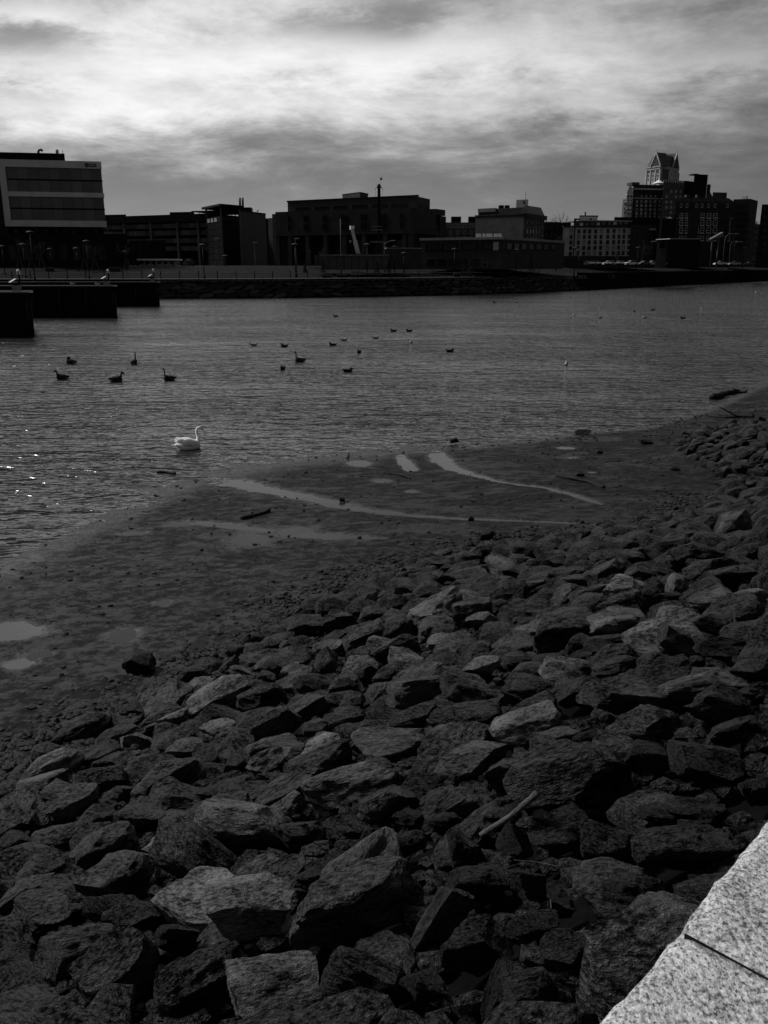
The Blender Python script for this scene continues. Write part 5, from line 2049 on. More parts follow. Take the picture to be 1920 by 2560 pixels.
def hotel():
    Y0 = 440
    w = Wall(xy(1583, 470, Y0), xy(1658, 468, Y0 + 4))
    root = thing('grand_hotel', (w.p0.x + 10, w.p0.y + 6, FZ), 'tall dark brick hotel with rows of lit windows and a gabled stone wing', 'building')
    z1 = w.uz(1620, 462)[1]
    MB().prism(box_foot(w, 20), BZ, z1).build('wall', M_BRICKD, root)
    w.slab('cornice', root, -0.5, w.L + 0.3, w.uz(1620, 475)[1], w.uz(1620, 471)[1], 0.9, M_STUCCO)
    w.slab('string_course', root, 0, w.L, w.uz(1620, 497.5)[1], w.uz(1620, 495)[1], 0.3, M_STUCCO)
    for k in range(6):
        for r_, yy in enumerate((487, 500.5, 510.5, 520.5, 530, 539)):
            x = 1590.5 + 11.3 * k - r_ * 0.35
            lit = (k * 3 + r_ * 5) % 7 > 1
            w.window(root, x, yy, x + 4.6, yy + 6.6, frame=M_STONEL if r_ else M_BRICK, pane=M_GLASSL if lit else M_GLASSD, style='sash')
    # gabled stone wings on the left
    wa = Wall(xy(1567.5, 480, Y0 - 3), xy(1583, 480, Y0 - 2))
    za = wa.uz(1575, 481)[1]
    MB().prism(box_foot(wa, 18), BZ, za).build('stone_wing', M_STONEL, root)
    gable_prism(wa.p0, wa.p1, wa.p0.normalized() * 18, za + 0.002, wa.uz(1575, 459)[1], M_STONEL, 'gable', root)
    for k in range(2):
        for r_ in range(5):
            wa.window(root, 1570 + 6.4 * k, 488 + 11 * r_, 1573.4 + 6.4 * k, 494 + 11 * r_, frame=M_STUCCO, pane=M_GLASSD)
    for r_ in range(3):
        wa.slab('stone_course', root, 0, wa.L, wa.uz(1575, 486 + 17 * r_)[1] - 0.25, wa.uz(1575, 486 + 17 * r_)[1], 0.25, M_WHITE)
    wb = Wall(xy(1557, 500, Y0), xy(1567, 500, Y0))
    zb = wb.uz(1562, 501)[1]
    MB().prism(box_foot(wb, 16), BZ, zb).build('stone_bay', M_STONEL, root)
    for k in range(4):
        wb.slab('merlon', root, wb.L * (k + 0.1) / 4, wb.L * (k + 0.8) / 4, zb + 0.002, zb + 0.7, 0.05, M_STONEL, 0.6)
    for r_ in range(3):
        wb.window(root, 1560, 507 + 11 * r_, 1564, 513 + 11 * r_, frame=M_STUCCO, pane=M_GLASSD)
    MB().prism([w.pt(1, -3), w.pt(5, -3), w.pt(5, -8), w.pt(1, -8)], z1 - .1, w.uz(1592, 454)[1]).build('roof_house', M_ROOF, root)
    # right hand body
    wc = Wall(xy(1659, 458, Y0 - 4), xy(1712, 456, Y0 + 4))
    zc = wc.uz(1680, 456)[1]
    MB().prism(box_foot(wc, 20), BZ, zc).build('ornate_wall', M_BRICK, root)
    for k in range(4):
        for r_ in range(8):
            x = 1663.5 + 11.7 * k - r_ * 0.35
            yy = 474 + 13.2 * r_
            lit = (k * 5 + r_ * 3) % 4 != 0
            wc.window(root, x, yy, x + 6.3, yy + 8.6, frame=M_STUCCOD, pane=M_GLASSL if lit else M_GLASSD, style='sash')
    for r_ in range(4):
        yy = 471 + 26.4 * r_
        wc.slab('string_course', root, 0, wc.L, wc.uz(1685, yy)[1] - 0.3, wc.uz(1685, yy)[1], 0.3, M_STUCCOD)
    for k in range(9):
        wc.slab('merlon', root, wc.L * (k + 0.1) / 9, wc.L * (k + 0.7) / 9, zc + 0.002, zc + 1.0, 0.1, M_BRICK, 0.8)
    wd = Wall(xy(1711, 454, Y0 + 6), xy(1738, 453, Y0 + 12))
    MB().prism(box_foot(wd, 16), BZ, wd.uz(1725, 453)[1]).build('dark_wing', M_BLACK, root)
    we = Wall(xy(1736, 435, Y0 + 1), xy(1770, 438, Y0 + 3))
    ze = we.uz(1750, 436)[1]
    MB().prism(box_foot(we, 9), BZ, ze).build('dark_tower', M_BLACK, root)
    we.slab_px('tank_house', root, 1738, 433.5, 1750, 437, -1, M_BLACK, 4)
    wg = Wall(xy(1768, 462, Y0 + 4), xy(1777, 462, Y0 + 4))
    MB().prism(box_foot(wg, 10), BZ, wg.uz(1772, 461)[1]).build('dark_bay', M_BLACK, root)
    # rooftop marquee
    c = P(1647.5, 452, Y0 + 7)
    m = MB(); m.lathe((c.x, c.y, z1 + 0.9), [(3.2, 0), (3.0, 0.25), (1.2, 1.1), (0.25, 1.9), (0.05, 2.2)], 12); m.build('marquee', M_WHITE, root, True)
    for k in (-2.4, 2.4):
        MB().bar((c.x + k, c.y, z1 - 0.2), (c.x + k, c.y, z1 + 1.0), 0.15).build('marquee_post', M_METAL, root)


hotel()


def tower():
    Y0 = 520
    Lp, Cp, Rp = xy(1616, 418, Y0 + 6), xy(1651, 420, Y0 - 4), xy(1698, 418, Y0 + 14)
    root = thing('gabled_tower', (Cp.x, Cp.y + 5, FZ), 'pale stone tower with steep gabled roof rising behind the brick hotel', 'tower')
    wl, wr = Wall(Lp, Cp), Wall(Cp, Rp)
    zt = wl.uz(1635, 419)[1]
    ft = two_face(Lp, Cp, Rp)
    MB().prism(ft, BZ, zt).build('wall', M_STUCCO, root)
    c = sum(ft, Vector((0, 0))) / 4
    zr = wl.uz(1660, 383)[1]
    MB().prism([p + (p - c) * 0.03 for p in ft], zt + 0.002, zt + 0.7).build('eaves', M_STUCCO, root)
    MB().prism([p + (c - p) * 0.02 for p in ft], zt + 0.702, zr, [p + (c - p) * 0.34 for p in ft]).build('roof', M_ROOFT, root)
    MB().prism([p + (c - p) * 0.42 for p in ft], zr + 0.002, zr + 0.8).build('roof_parapet', M_STONEL, root)
    # steep gables on both faces, with a lattice of stone
    for (w_, xa, xb, xap, yap, m) in ((wl, 1628, 1653, 1643.5, 381, M_ROOFT), (wr, 1680, 1696, 1688.5, 383, M_ROOFT)):
        u0, u1 = w_.uz(xa, 412)[0], w_.uz(xb, 412)[0]
        za = w_.uz(xap, yap)[1]
        pl_, pr_ = w_.pt(u0, 0.35), w_.pt(u1, 0.35)
        gable_prism(pl_, pr_, -w_.n * 7, zt + 0.71, za, m, 'gable', root)
        ap = w_.pt((u0 + u1) / 2, 0.5)
        for q in (w_.pt(u0, 0.5), w_.pt(u1, 0.5)):
            MB().bar((q.x, q.y, zt + 0.75), (ap.x, ap.y, za), 0.55).build('gable_coping', M_STONEL, root)
        n = 5
        for r_ in range(n):
            zz = zt + 1.2 + (za - zt - 2) * r_ / n
            span = (u1 - u0) * (1 - (zz - zt) / (za - zt)) * 0.85
            cnt = n - r_
            for k in range(cnt):
                u = (u0 + u1) / 2 + span * ((k + 0.5) / cnt - 0.5)
                w_.slab('lattice_stone', root, u - 0.32, u + 0.32, zz, zz + 0.95, 0.5, M_STUCCOD, 0.3)
        MB().bar((ap.x, ap.y, za - 0.3), (ap.x, ap.y, za + 1.6), 0.2).build('finial', M_STUCCO, root)
    # window strips and stone ribs
    for (w_, xs) in ((wl, (1619.5, 1623.5, 1631, 1635, 1642.5, 1646)), (wr, (1662, 1668, 1682, 1688, 1693.5))):
        for x in xs:
            for r_ in range(3):
                y0 = 427 + 9.5 * r_
                w_.window(root, x, y0, x + 2.4, y0 + 6.4, frame=M_STONEL, pane=M_GLASSD)
    for (w_, xs) in ((wl, (1617, 1627, 1639, 1650.5)), (wr, (1672, 1679, 1697))):
        for x in xs:
            u = w_.uz(x, 430)[0]
            w_.slab('rib', root, u - 0.35, u + 0.35, BZ + 20, zt - 1.5, 0.4, M_STONEL)
    wl.slab('band', root, 0, wl.L, wl.uz(1635, 425)[1], wl.uz(1635, 422.5)[1], 0.5, M_STUCCO)
    # proud dark slab: shade of the set-back part between the faces, put into its colour
    wr.slab_px('recess_shade', root, 1656, 421, 1672, 455, 0.12, M_ROOFT, 0.2)


M_ROOFT = mat('tower_slate', 0.08, 0.7, 0.25, 0.4)
tower()


def brick_front():
    Lp, Rp = xy(1690, 497, 350), xy(1839, 503, 356)
    w = Wall(Lp, Rp)
    root = thing('brick_mill', (Lp.x + 12, Lp.y + 6, FZ), 'broad dark brick block with white-framed arched windows and a centre gable', 'building')
    z1 = w.uz(1760, 505)[1]
    MB().prism(box_foot(w, 16), BZ, z1).build('wall', M_BRICKD, root)
    # steep slate roof
    ft = box_foot(w, 16); c = sum(ft, Vector((0, 0))) / 4
    MB().prism([p + (p - c) * 0.01 for p in ft], z1 + 0.002, w.uz(1760, 493)[1], [p + (c - p) * 0.25 for p in ft]).build('roof', M_BLACK, root)
    g0, g1 = w.uz(1756, 503)[0], w.uz(1787, 503)[0]
    gable_prism(w.pt(g0, 0.3), w.pt(g1, 0.3), w.p0.normalized() * 6, z1 + 0.01, w.uz(1773, 479)[1], M_BRICK2, 'gable', root)
    wt_ = Wall(xy(1782, 482, 360), xy(1818, 480, 362))
    MB().prism(box_foot(wt_, 8), z1 - 0.2, wt_.uz(1800, 481)[1]).build('roof_house', M_BRICK2, root)
    for (x0, x1) in ((1723, 1731), (1750, 1754)):
        w.slab_px('chimney', root, x0, 486, x1, 500, -2, M_BRICK, 1.2)
    cols = [(1700, 1708), (1714, 1720), (1738, 1747), (1752, 1761), (1768, 1778), (1784, 1794), (1815, 1826)]
    for (a, b) in cols:
        for r_, (y0, y1) in enumerate(((509, 519), (533, 544), (550, 564), (569, 583), (590, 602))):
            if r_ == 0:
                w.window(root, a + 1, y0, a + 5.5, y1, frame=M_STONEL, pane=M_GLASSD)
                continue
            x = -r_ * 0.4
            w.window(root, a + x, y0, b + x - 0.6, y1, frame=M_STONEL, pane=M_GLASSD, style='sash')
            u0, u1, za, zb = w.rect(a + x - 0.8, y1, b + x + 0.4, y1 + 1.6)
            w.slab('sill', root, u0, u1, za, zb, 0.3, M_STUCCO)
            if r_ == 2:
                u, zz = w.uz((a + b) / 2 + x, 548)
                w.slab('keystone', root, u - 0.25, u + 0.25, zz - 0.3, zz + 0.5, 0.3, M_STUCCO)
    for (xa, xb) in ((1693, 1720), (1737, 1797), (1813, 1832)):
        u0, u1, za, zb = w.rect(xa, 545, xb, 547)
        w.slab('string_course', root, u0, u1, za, zb, 0.25, M_STUCCO)
    for x in (1724, 1800):
        u0, u1, za, zb = w.rect(x, 520, x + 13, 640)
        w.slab('pilaster', root, u0, u1, za, zb, 0.5, M_BRICKD)
    # right hand blocks
    a, cc, b = xy(1834, 500, 383), xy(1876, 497, 380), xy(1895, 502, 392)
    wa = Wall(a, cc)
    r2 = thing('plain_dark_block', (cc.x - 4, cc.y + 6, FZ), 'plain dark block with rooftop aerials behind the brick mill', 'building')
    z2 = wa.uz(1876, 497)[1]
    MB().prism([a, cc, b, b + b.normalized() * 9, a + a.normalized() * 12], BZ, z2).build('wall', M_BRICKD, r2)
    for px in (1857, 1862, 1866, 1869):
        e = P(px, 497, 390)
        MB().bar((e.x, e.y, z2 - 0.1), (e.x, e.y, z2 + 1.8), 0.18).build('aerial', M_BLACK, r2)
    for k in range(5):
        for r_ in range(7):
            wa.window(r2, 1838 + 7.6 * k, 512 + 16 * r_, 1842 + 7.6 * k, 521 + 16 * r_, frame=M_BLACK, pane=M_GLASSD)
    w3 = Wall(xy(1872, 551, 440), xy(1908, 550, 444))
    r3 = thing('office_slab', (w3.p0.x + 3, w3.p0.y + 5, FZ), 'grey office slab with small windows between two dark blocks', 'building')
    z3 = w3.uz(1890, 560)[1]
    MB().prism(box_foot(w3, 12), BZ, z3).build('wall', M_BRICK, r3)
    for k in range(4):
        for r_ in range(5):
            w3.window(r3, 1876 + 7.8 * k, 568 + 15.5 * r_, 1881 + 7.8 * k, 577 + 15.5 * r_, frame=M_BRICKD, pane=M_GLASSD)
    w3.slab_px('roof_house', r3, 1880, 549, 1892, 560.5, -3, M_STUCCO, 4)
    w3.slab_px('roof_tank', r3, 1894, 553, 1906, 562, -3, M_WHITE, 4)
    w4 = Wall(xy(1905, 512, 330), xy(1975, 510, 334))
    r4 = thing('edge_block', (w4.p0.x + 6, w4.p0.y + 6, FZ), 'tall black block rising past the grey office slab', 'building')
    MB().prism(box_foot(w4, 16), BZ, w4.uz(1915, 511)[1]).build('wall', M_BLACK, r4)
    for k in range(6):
        for r_ in range(7):
            w4.window(r4, 1909 + 10 * k, 520 + 17 * r_, 1914 + 10 * k, 529 + 17 * r_, frame=M_BRICKD, pane=M_GLASSD)
    # small white gatehouse, tank house squared off so the sun leaves no pale flank, loading canopy
    w5 = Wall(xy(1643, 603, 268), xy(1670, 603, 268))
    r5 = thing('gatehouse', (w5.p0.x + 2, w5.p0.y, FZ), 'small pale tower-like gatehouse with one dark window', 'gatehouse')
    z5 = w5.uz(1656, 604)[1]
    MB().prism(box_foot(w5, 5), BZ, z5).build('wall', M_STUCCOD, r5)
    w5.window(r5, 1650, 607, 1661, 620, frame=M_BLACK, pane=M_GLASSD)
    w5.slab('roof', r5, -0.3, w5.L + 0.3, z5 + 0.002, z5 + 0.3, 0.3, M_BRICKD, 5.6)
    e = P(1672, 560, 300)
    r6 = thing('squared_tank_house', (e.x, e.y, FZ), 'plain black tank house with a small pale pyramid cap', 'shaft')
    w6_ = Wall(xy(1655, 560, 300), xy(1690, 560, 300.5))
    zt6 = P(1672, 546, 300).z
    MB().prism(box_foot(w6_, 8), BZ, zt6).build('shaft', M_BLACK, r6)
    cf = [p for p in box_foot(w6_, 8)]
    cc_ = sum(cf, Vector((0, 0))) / 4
    MB().prism([p + (cc_ - p) * 0.5 for p in cf], zt6 + 0.004, zt6 + 0.7, [p + (cc_ - p) * 0.94 for p in cf]).build('cap', M_STUCCOD, r6)
    a, b = P(1777, 598, 262), P(1809, 580, 262)
    r7 = thing('loading_ramp', (a.x, a.y, FZ), 'pale tilted conveyor canopy on a post before the brick mill', 'canopy')
    m = MB()
    q0, q1 = P(1779, 600, 262), P(1809, 591, 262)
    dv = Vector((0, 2.5, 0))
    m.add([a, b, q1, q0, a + dv, b + dv, q1 + dv, q0 + dv], [(0, 1, 2, 3), (7, 6, 5, 4), (0, 4, 5, 1), (1, 5, 6, 2), (2, 6, 7, 3), (3, 7, 4, 0)])
    m.build('deck', M_STUCCOD, r7)
    for px in (1781, 1797):
        q = P(px, 600, 263)
        MB().bar((q.x, q.y, BZ), (q.x, q.y, P(px, 597 - (px - 1779) * 0.4, 263).z), 0.35).build('post', M_METAL, r7)
    w8 = Wall(xy(1675, 598, 262), xy(1752, 597, 264))
    r8 = thing('brick_shed', (w8.p0.x + 3, w8.p0.y + 3, FZ), 'dark flat shed with a thin pale roof edge beside the gatehouse', 'shed')
    z8 = w8.uz(1710, 598)[1]
    MB().prism(box_foot(w8, 8), BZ, z8).build('wall', M_BLACK, r8)
    w8.slab('roof_edge', r8, -0.1, w8.L, z8 + 0.002, z8 + 0.2, 0.2, M_STUCCO, 8.3)


brick_front()

# ================================================================== SITE PLANT: drill mast, crane, poles
def drill():
    Y = 205
    top = P(947.5, 470, Y); base = P(952, 660, Y)
    r = thing('drill_rig', (base.x, Y, FZ), 'tall dark drilling mast with a small flag on top', 'drill rig')
    x0 = top.x
    wd = 7 * Y / FPX
    MB().box((x0, Y, (top.z + FZ) / 2), (wd, wd, top.z - FZ)).build('mast', M_BLACK, r)
    MB().lathe((x0, Y, top.z - 0.1), [(wd * 0.5, 0), (wd * 0.75, 0.25), (wd * 0.6, 0.7), (wd * 0.2, 1.0)], 8).build('crown_block', M_BRICKD, r)
    for s in (-1, 1):
        MB().tube([(x0, Y, top.z + 0.1), (x0 + s * 0.7, Y, top.z + 0.05), (x0 + s * 0.85, Y, top.z - 0.35)], 0.07, 6).build('sheave_arm', M_METAL, r, True)
        MB().bar((x0 + s * 0.8, Y, top.z - 0.3), (x0 + s * 0.6, Y, top.z - 11), 0.03).build('hoist_rope', M_BLACK, r)
    f = P(950.5, 458, Y)
    MB().bar((f.x, Y, top.z + 0.5), (f.x, Y, P(950, 444, Y).z), 0.035).build('flag_staff', M_METAL, r)
    fz = P(950, 444, Y).z
    m = MB(); m.add([(f.x, Y, fz), (f.x + 0.45, Y + 0.05, fz - 0.03), (f.x + 0.48, Y - 0.05, fz - 0.52), (f.x, Y, fz - 0.5)], [(0, 1, 2, 3)])
    fo = m.build('flag', M_BRICK, r); sm = fo.modifiers.new('thickness', 'SOLIDIFY'); sm.thickness = 0.02
    for (y0, wx) in ((567, 2.2), (575, 2.6), (605, 3.0)):
        z = P(945, y0, Y).z
        MB().box((x0 - 0.5, Y - 0.9, z), (wx, 1.2, 0.25)).build('service_platform', M_METAL, r)
    MB().box((x0, Y, FZ + 1.4), (4.2, 3.0, 2.4)).build('carriage', M_BLACK, r)
    for s in (-1, 1):
        MB().box((x0, Y + s * 1.8, FZ + 0.45), (4.8, 0.7, 0.9)).build('crawler_track', M_BLACK, r)


drill()


def crane():
    Y = 206
    a, b = P(896, 636, Y), P(880, 572, Y)
    r = thing('mobile_crane', (a.x, Y, FZ), 'pale telescopic crane boom leaning up behind the site shed', 'crane')
    d = (b - a).normalized()
    MB().bar(a - d * 1.2, a.lerp(b, 0.55), 0.95, 0.9).build('boom_section', M_CRANE, r)
    MB().bar(a.lerp(b, 0.54), b, 0.72, 0.7).build('boom_section', M_CRANE, r)
    MB().box((b.x, b.y, b.z + 0.25), (0.9, 0.7, 0.8), 0.3).build('boom_head', M_WHITE, r)
    MB().tube([b + Vector((-0.25, -0.3, 0)), b + Vector((-0.35, -0.3, -2.6))], 0.05, 6).build('hook_rope', M_BLACK, r)
    MB().lathe((b.x - 0.36, b.y - 0.3, b.z - 3.2), [(0.05, 0), (0.2, 0.15), (0.2, 0.5), (0.05, 0.65)], 8).build('hook_block', M_METAL, r, True)
    MB().box((a.x + 0.9, Y, FZ + 1.9), (4.4, 2.4, 1.6)).build('upper_deck', M_BLACK, r)
    MB().box((a.x + 0.5, Y, FZ + 0.95), (8.0, 2.5, 0.5)).build('carrier', M_BLACK, r)
    for k in range(4):
        x = a.x - 2.8 + k * 2.0
        for s in (-1, 1):
            MB().tube([(x, Y + s * 0.85, FZ + 0.5), (x, Y + s * 1.3, FZ + 0.5)], 0.5, 12).build('wheel', M_BLACK, r, True)


M_CRANE = mat('crane_paint', 0.42, 0.5, 0.1, 0.5)
crane()


def pole(px, ytop, Y, rr, label, m=None, name='flag_pole'):
    p = P(px, ytop, Y)
    o = thing(name, (p.x, Y, far_z(p.x, Y)), label, 'pole')
    zb = far_z(p.x, Y)
    MB().tube([(p.x, Y, zb - 0.3), (p.x, Y, p.z)], [rr, rr * 0.7], 8).build('shaft', m or M_METAL, o, True)
    MB().lathe((p.x, Y, zb - 0.05), [(rr * 2.2, 0), (rr * 2.2, 0.2), (rr, 0.35)], 10).build('foot', m or M_METAL, o, True)
    return o


pole(851, 547, 198, 0.10, 'slim bare pole standing before the dark laboratory building')


def pile_post(px, ytop, Y, label):
    p = P(px, ytop, Y)
    o = thing('steel_pile', (p.x, Y, FZ), label, 'pile', 'steel piles on the site')
    zb = FZ
    MB().box((p.x - 0.28, Y, (p.z + zb) / 2), (0.08, 0.6, p.z - zb)).build('flange', M_METAL, o)
    MB().box((p.x + 0.28, Y, (p.z + zb) / 2), (0.08, 0.6, p.z - zb)).build('flange', M_METAL, o)
    MB().box((p.x, Y, (p.z + zb) / 2), (0.476, 0.06, p.z - zb)).build('web', M_METAL, o)


for px, yt, lb in ((772, 624, 'tall upright steel pile standing clear before the laboratory columns'), (790, 638, 'shortest upright steel pile, between two taller ones'), (800, 629, 'middle-height steel pile next to the shed end'), (808, 622, 'tallest steel pile, against the end of the site shed')):
    pile_post(px, yt, 210, lb)


# ---- lamps
M_LSHADE = mat('lamp_shade_paint', 0.035, 0.6, 0.2)


def lamp_proto(h):
    o = thing('park_lamp', (0, 0, 0), '-', 'lamp')
    MB().tube([(0, 0, -0.2), (0, 0, h - 0.9)], [0.11, 0.07], 8).build('post', M_BLACK, o, True)
    MB().lathe((0, 0, 0), [(0.2, 0), (0.18, 0.5), (0.1, 0.6)], 8).build('base', M_BLACK, o, True)
    MB().lathe((0, 0, h - 0.9), [(0.09, 0), (0.16, 0.1), (0.16, 0.4), (0.1, 0.5)], 10).build('lantern', M_STUCCOD, o, True)
    MB().lathe((0, 0, h - 0.38), [(0.15, 0), (0.75, 0.12), (0.72, 0.18), (0.2, 0.36), (0.05, 0.4)], 14).build('shade', M_LSHADE, o, True)
    return o


LAMPS = [(74, 577, 168, 'standing tallest on the lawn before the office block'), (4, 613, 190, 'on the lawn beside the office side wing'), (56, 608, 182, 'on the lawn just before the tallest lamp'),
         (125, 620, 200, 'by the stone bench below the office frame'), (190, 618, 196, 'on the lawn crest below the office glass'), (215, 600, 180, 'on mid lawn, second tallest, below the office number'),
         (239, 627, 202, 'on the lawn crest, shortest before the office block'), (314, 626, 200, 'at the corner of the low office wing'),
         (506, 609, 181, 'at the quay railing before the garage'), (563, 637, 215, 'on the lawn top before the blank block'),
         (737, 608, 188, 'before the dark laboratory'), (918, 608, 196, 'before the site shed'), (987, 614, 202, 'before the yard wall'),
         (1010, 630, 206, 'before the yard wall, shorter'), (1137, 620, 205, 'before the low flat building'), (1292, 622, 203, 'at the corner of the low flat building'),
         (1439, 617, 236, 'on the bulkhead walk before the stucco block'), (1448, 622, 250, 'behind another lamp before the stucco block'),
         (1596, 617, 262, 'on the bulkhead walk before the dark side block'), (1737, 615, 300, 'on the bulkhead walk before the brick mill'), (1862, 617, 345, 'on the bulkhead walk before the plain dark block')]
for (px, yt, Y, wh) in LAMPS:
    p = P(px, yt, Y)
    zb = far_z(p.x, Y)
    o = lamp_proto(max(2.5, p.z - zb))
    o.location = (p.x, Y, zb)
    tag(o, 'dark disc-topped lamp ' + wh, 'lamp', 'park lamps on the far bank')


def arm_lamp(pts, Y, label):
    W = [P(a, b, Y) for a, b in pts]
    o = thing('street_lamp', (W[0].x, Y, far_z(W[0].x, Y)), label, 'lamp', 'street lamps with arms')
    W[0] = Vector((W[0].x, Y, far_z(W[0].x, Y) - 0.2))
    MB().tube(W, [0.14] + [0.09] * (len(W) - 1), 8).build('post', M_METAL, o, True)
    e = W[-1]
    MB().box((e.x + 0.3, Y, e.z - 0.02), (1.0, 0.35, 0.18)).build('lamp_head', M_STONEL, o)


arm_lamp([(1808, 660), (1811, 610), (1814, 592), (1822, 586), (1840, 584)], 270, 'tall arched street lamp before the brick mill')
arm_lamp([(1823, 660), (1825, 625), (1827, 609), (1832, 604), (1841, 603)], 330, 'smaller arched street lamp beyond the tall one')
arm_lamp([(1836, 660), (1836, 625), (1838, 610), (1843, 605), (1852, 604)], 345, 'smallest arched street lamp, last of the row of three')
arm_lamp([(962, 660), (961, 625), (961, 609), (979, 601)], 206, 'slanting arm street lamp by the yard wall')
arm_lamp([(742, 680), (740, 640), (738.5, 600), (738, 596)], 190, 'thin double lamp post before the laboratory')
arm_lamp([(543, 668), (541, 640), (540, 600), (538, 596)], 216, 'slim pale lamp post before the stair tower')
arm_lamp([(640, 675), (638, 640), (636, 610), (634, 606)], 212, 'pale leaning lamp post before the blank block')


# ---- benches, blocks, planters on the quay
def stone_block(px0, px1, y0, y1, Y, label):
    a, b = P(px0, y1, Y), P(px1, y0, Y)
    zb = far_z((a.x + b.x) / 2, Y)
    o = thing('stone_bench', ((a.x + b.x) / 2, Y, zb), label, 'bench', 'stone benches along the far path')
    wx = b.x - a.x
    h = max(0.5, b.z - a.z)
    MB().box(((a.x + b.x) / 2, Y, zb + h - 0.09), (wx, 1.0, 0.18)).build('seat_slab', M_STUCCOD, o)
    MB().box(((a.x + b.x) / 2, Y, zb + (h - 0.18) / 2 - 0.05), (wx - 0.3, 0.8, h - 0.1)).build('pedestal', M_BRICKD, o)


for i, (a, b, c, d, Y, wh) in enumerate(((804, 831, 672, 679, 190, 'at the left end of the shed'), (840, 868, 671, 679, 192, 'below the slim bare pole'), (875, 902, 671, 679, 193, 'under the crane boom'),
                             (933, 954, 670, 678, 195, 'right of the drill mast'), (1001, 1027, 669, 677, 199, 'below the yard wall'), (1133, 1152, 671, 680, 203, 'before the low flat building'),
                             (1241, 1260, 673, 680, 212, 'at the corner of the low flat building'), (110, 132, 641, 650, 196, 'on the lawn crest below the office number'), (273, 298, 651, 661, 196, 'on the lawn crest by the low wing'))):
    stone_block(a, b, c, d, Y, 'low stone bench block ' + wh)


# ---- parked cars
def car_proto(m, label):
    o = thing('parked_car', (0, 0, 0), label, 'car', 'cars parked along the far street')
    prof = [(-2.15, 0.35), (-2.2, 0.75), (-1.5, 0.92), (-0.75, 1.02), (1.6, 1.02), (2.15, 0.9), (2.2, 0.4)]
    m1 = MB()
    n = len(prof)
    vs = [(x, -0.86, z) for x, z in prof] + [(x, 0.86, z) for x, z in prof]
    m1.add(vs, [tuple(range(n)), tuple(range(2 * n - 1, n - 1, -1))] + [(i, n + i, n + (i + 1) % n, (i + 1) % n) for i in range(n)])
    b = m1.build('body', m, o)
    cab = [(-0.95, 1.0), (-0.25, 1.45), (1.2, 1.47), (1.75, 1.0)]
    c = MB(); n = 4
    vs = [(x, -0.8 + (0.12 if z > 1.2 else 0), z) for x, z in cab] + [(x, 0.8 - (0.12 if z > 1.2 else 0), z) for x, z in cab]
    c.add(vs, [tuple(range(n)), tuple(range(2 * n - 1, n - 1, -1))] + [(i, n + i, n + (i + 1) % n, (i + 1) % n) for i in range(n)])
    c.build('window_band', M_GLASSD, o)
    MB().box((0.48, 0, 1.475), (1.5, 1.3, 0.05)).build('roof', m, o)
    for x in (-1.35, 1.35):
        for s in (-1, 1):
            MB().tube([(x, s * 0.7, 0.32), (x, s * 0.9, 0.32)], 0.32, 12).build('wheel', M_BLACK, o, True)
    for s in (-1, 1):
        MB().box((-2.16, s * 0.6, 0.68), (0.10, 0.35, 0.16)).build('headlight', M_WHITE, o)
    return o


M_CARW, M_CARG, M_CARD = mat('car_white', 0.7, 0.25, 0.05, spec=0.5), mat('car_silver', 0.35, 0.25, 0.05, spec=0.5), mat('car_black', 0.02, 0.2, 0.1, spec=0.5)
CARS = [(1473, 3, 265, 'dark car facing the river at the start of the parked row', 100), (1491, 3, 266, 'second dark car facing the river in the parked row', 100), (1521, 2, 272, 'silver car behind the dark pair', 20),
        (1527, 3, 263, 'dark car with pale windscreen before the silver car', 60), (1549, 2, 272, 'silver estate car beside the white one', 15), (1553, 3, 262, 'dark car tucked close to the white car', 70),
        (1577, 1, 266, 'bright white car in the middle of the parked row', 12), (1609, 3, 270, 'dark car under the side block', 30), (1630, 2, 272, 'silver car near the gatehouse', 20),
        (1655, 2, 275, 'silver car before the gatehouse door', 10), (1682, 1, 278, 'white car before the flat shed', 8), (1800, 1, 312, 'white car by the arched lamps', 5),
        (1836, 2, 330, 'silver car on the street by the plain block', 0), (1874, 2, 350, 'silver car before the grey office slab', 5), (1916, 2, 350, 'silver car at the foot of the tall black block', 5)]
for (px, t, Y, lab, rz) in CARS:
    p = P(px, 660, Y)
    o = car_proto((None, M_CARW, M_CARG, M_CARD)[t], lab)
    o.location = (p.x, Y, FZ + 0.02)
    o.rotation_euler = (0, 0, R(rz))


# ---- planting
def leaf_cloud(n, fn, size, seed):
    rg = random.Random(seed)
    m = MB()
    for _ in range(n):
        p = fn(rg)
        a = Vector((rg.gauss(0, 1), rg.gauss(0, 1), rg.gauss(0, 1))).normalized()
        b = a.orthogonal().normalized()
        s = size * rg.uniform(0.6, 1.4)
        p = Vector(p)
        m.add([p - a * s, p + b * s * 0.45, p + a * s, p - b * s * 0.45], [(0, 1, 2, 3)])
    return m


def conifer(px, yt, Y, label, wd=0.42, seed=1):
    t = P(px, yt, Y)
    zb = far_z(t.x, Y)
    h = max(1.6, t.z - zb)
    o = thing('young_conifer', (t.x, Y, zb), label, 'conifer', 'young conifers on the far bank')
    MB().tube([(t.x, Y, zb - 0.2), (t.x, Y, zb + h * 0.9)], [0.06, 0.015], 6).build('trunk', M_BARK, o, True)

    def fn(rg):
        f = rg.random() ** 1.4
        r = (1 - f) * h * wd * (0.55 + 0.45 * rg.random()) * (0.75 + 0.25 * math.sin(f * 34))
        a = rg.uniform(0, 6.28)
        return (t.x + r * math.cos(a), Y + r * math.sin(a), zb + 0.15 + f * h * 0.97)
    leaf_cloud(520, fn, 0.13, seed).build('crown', M_LEAF, o)


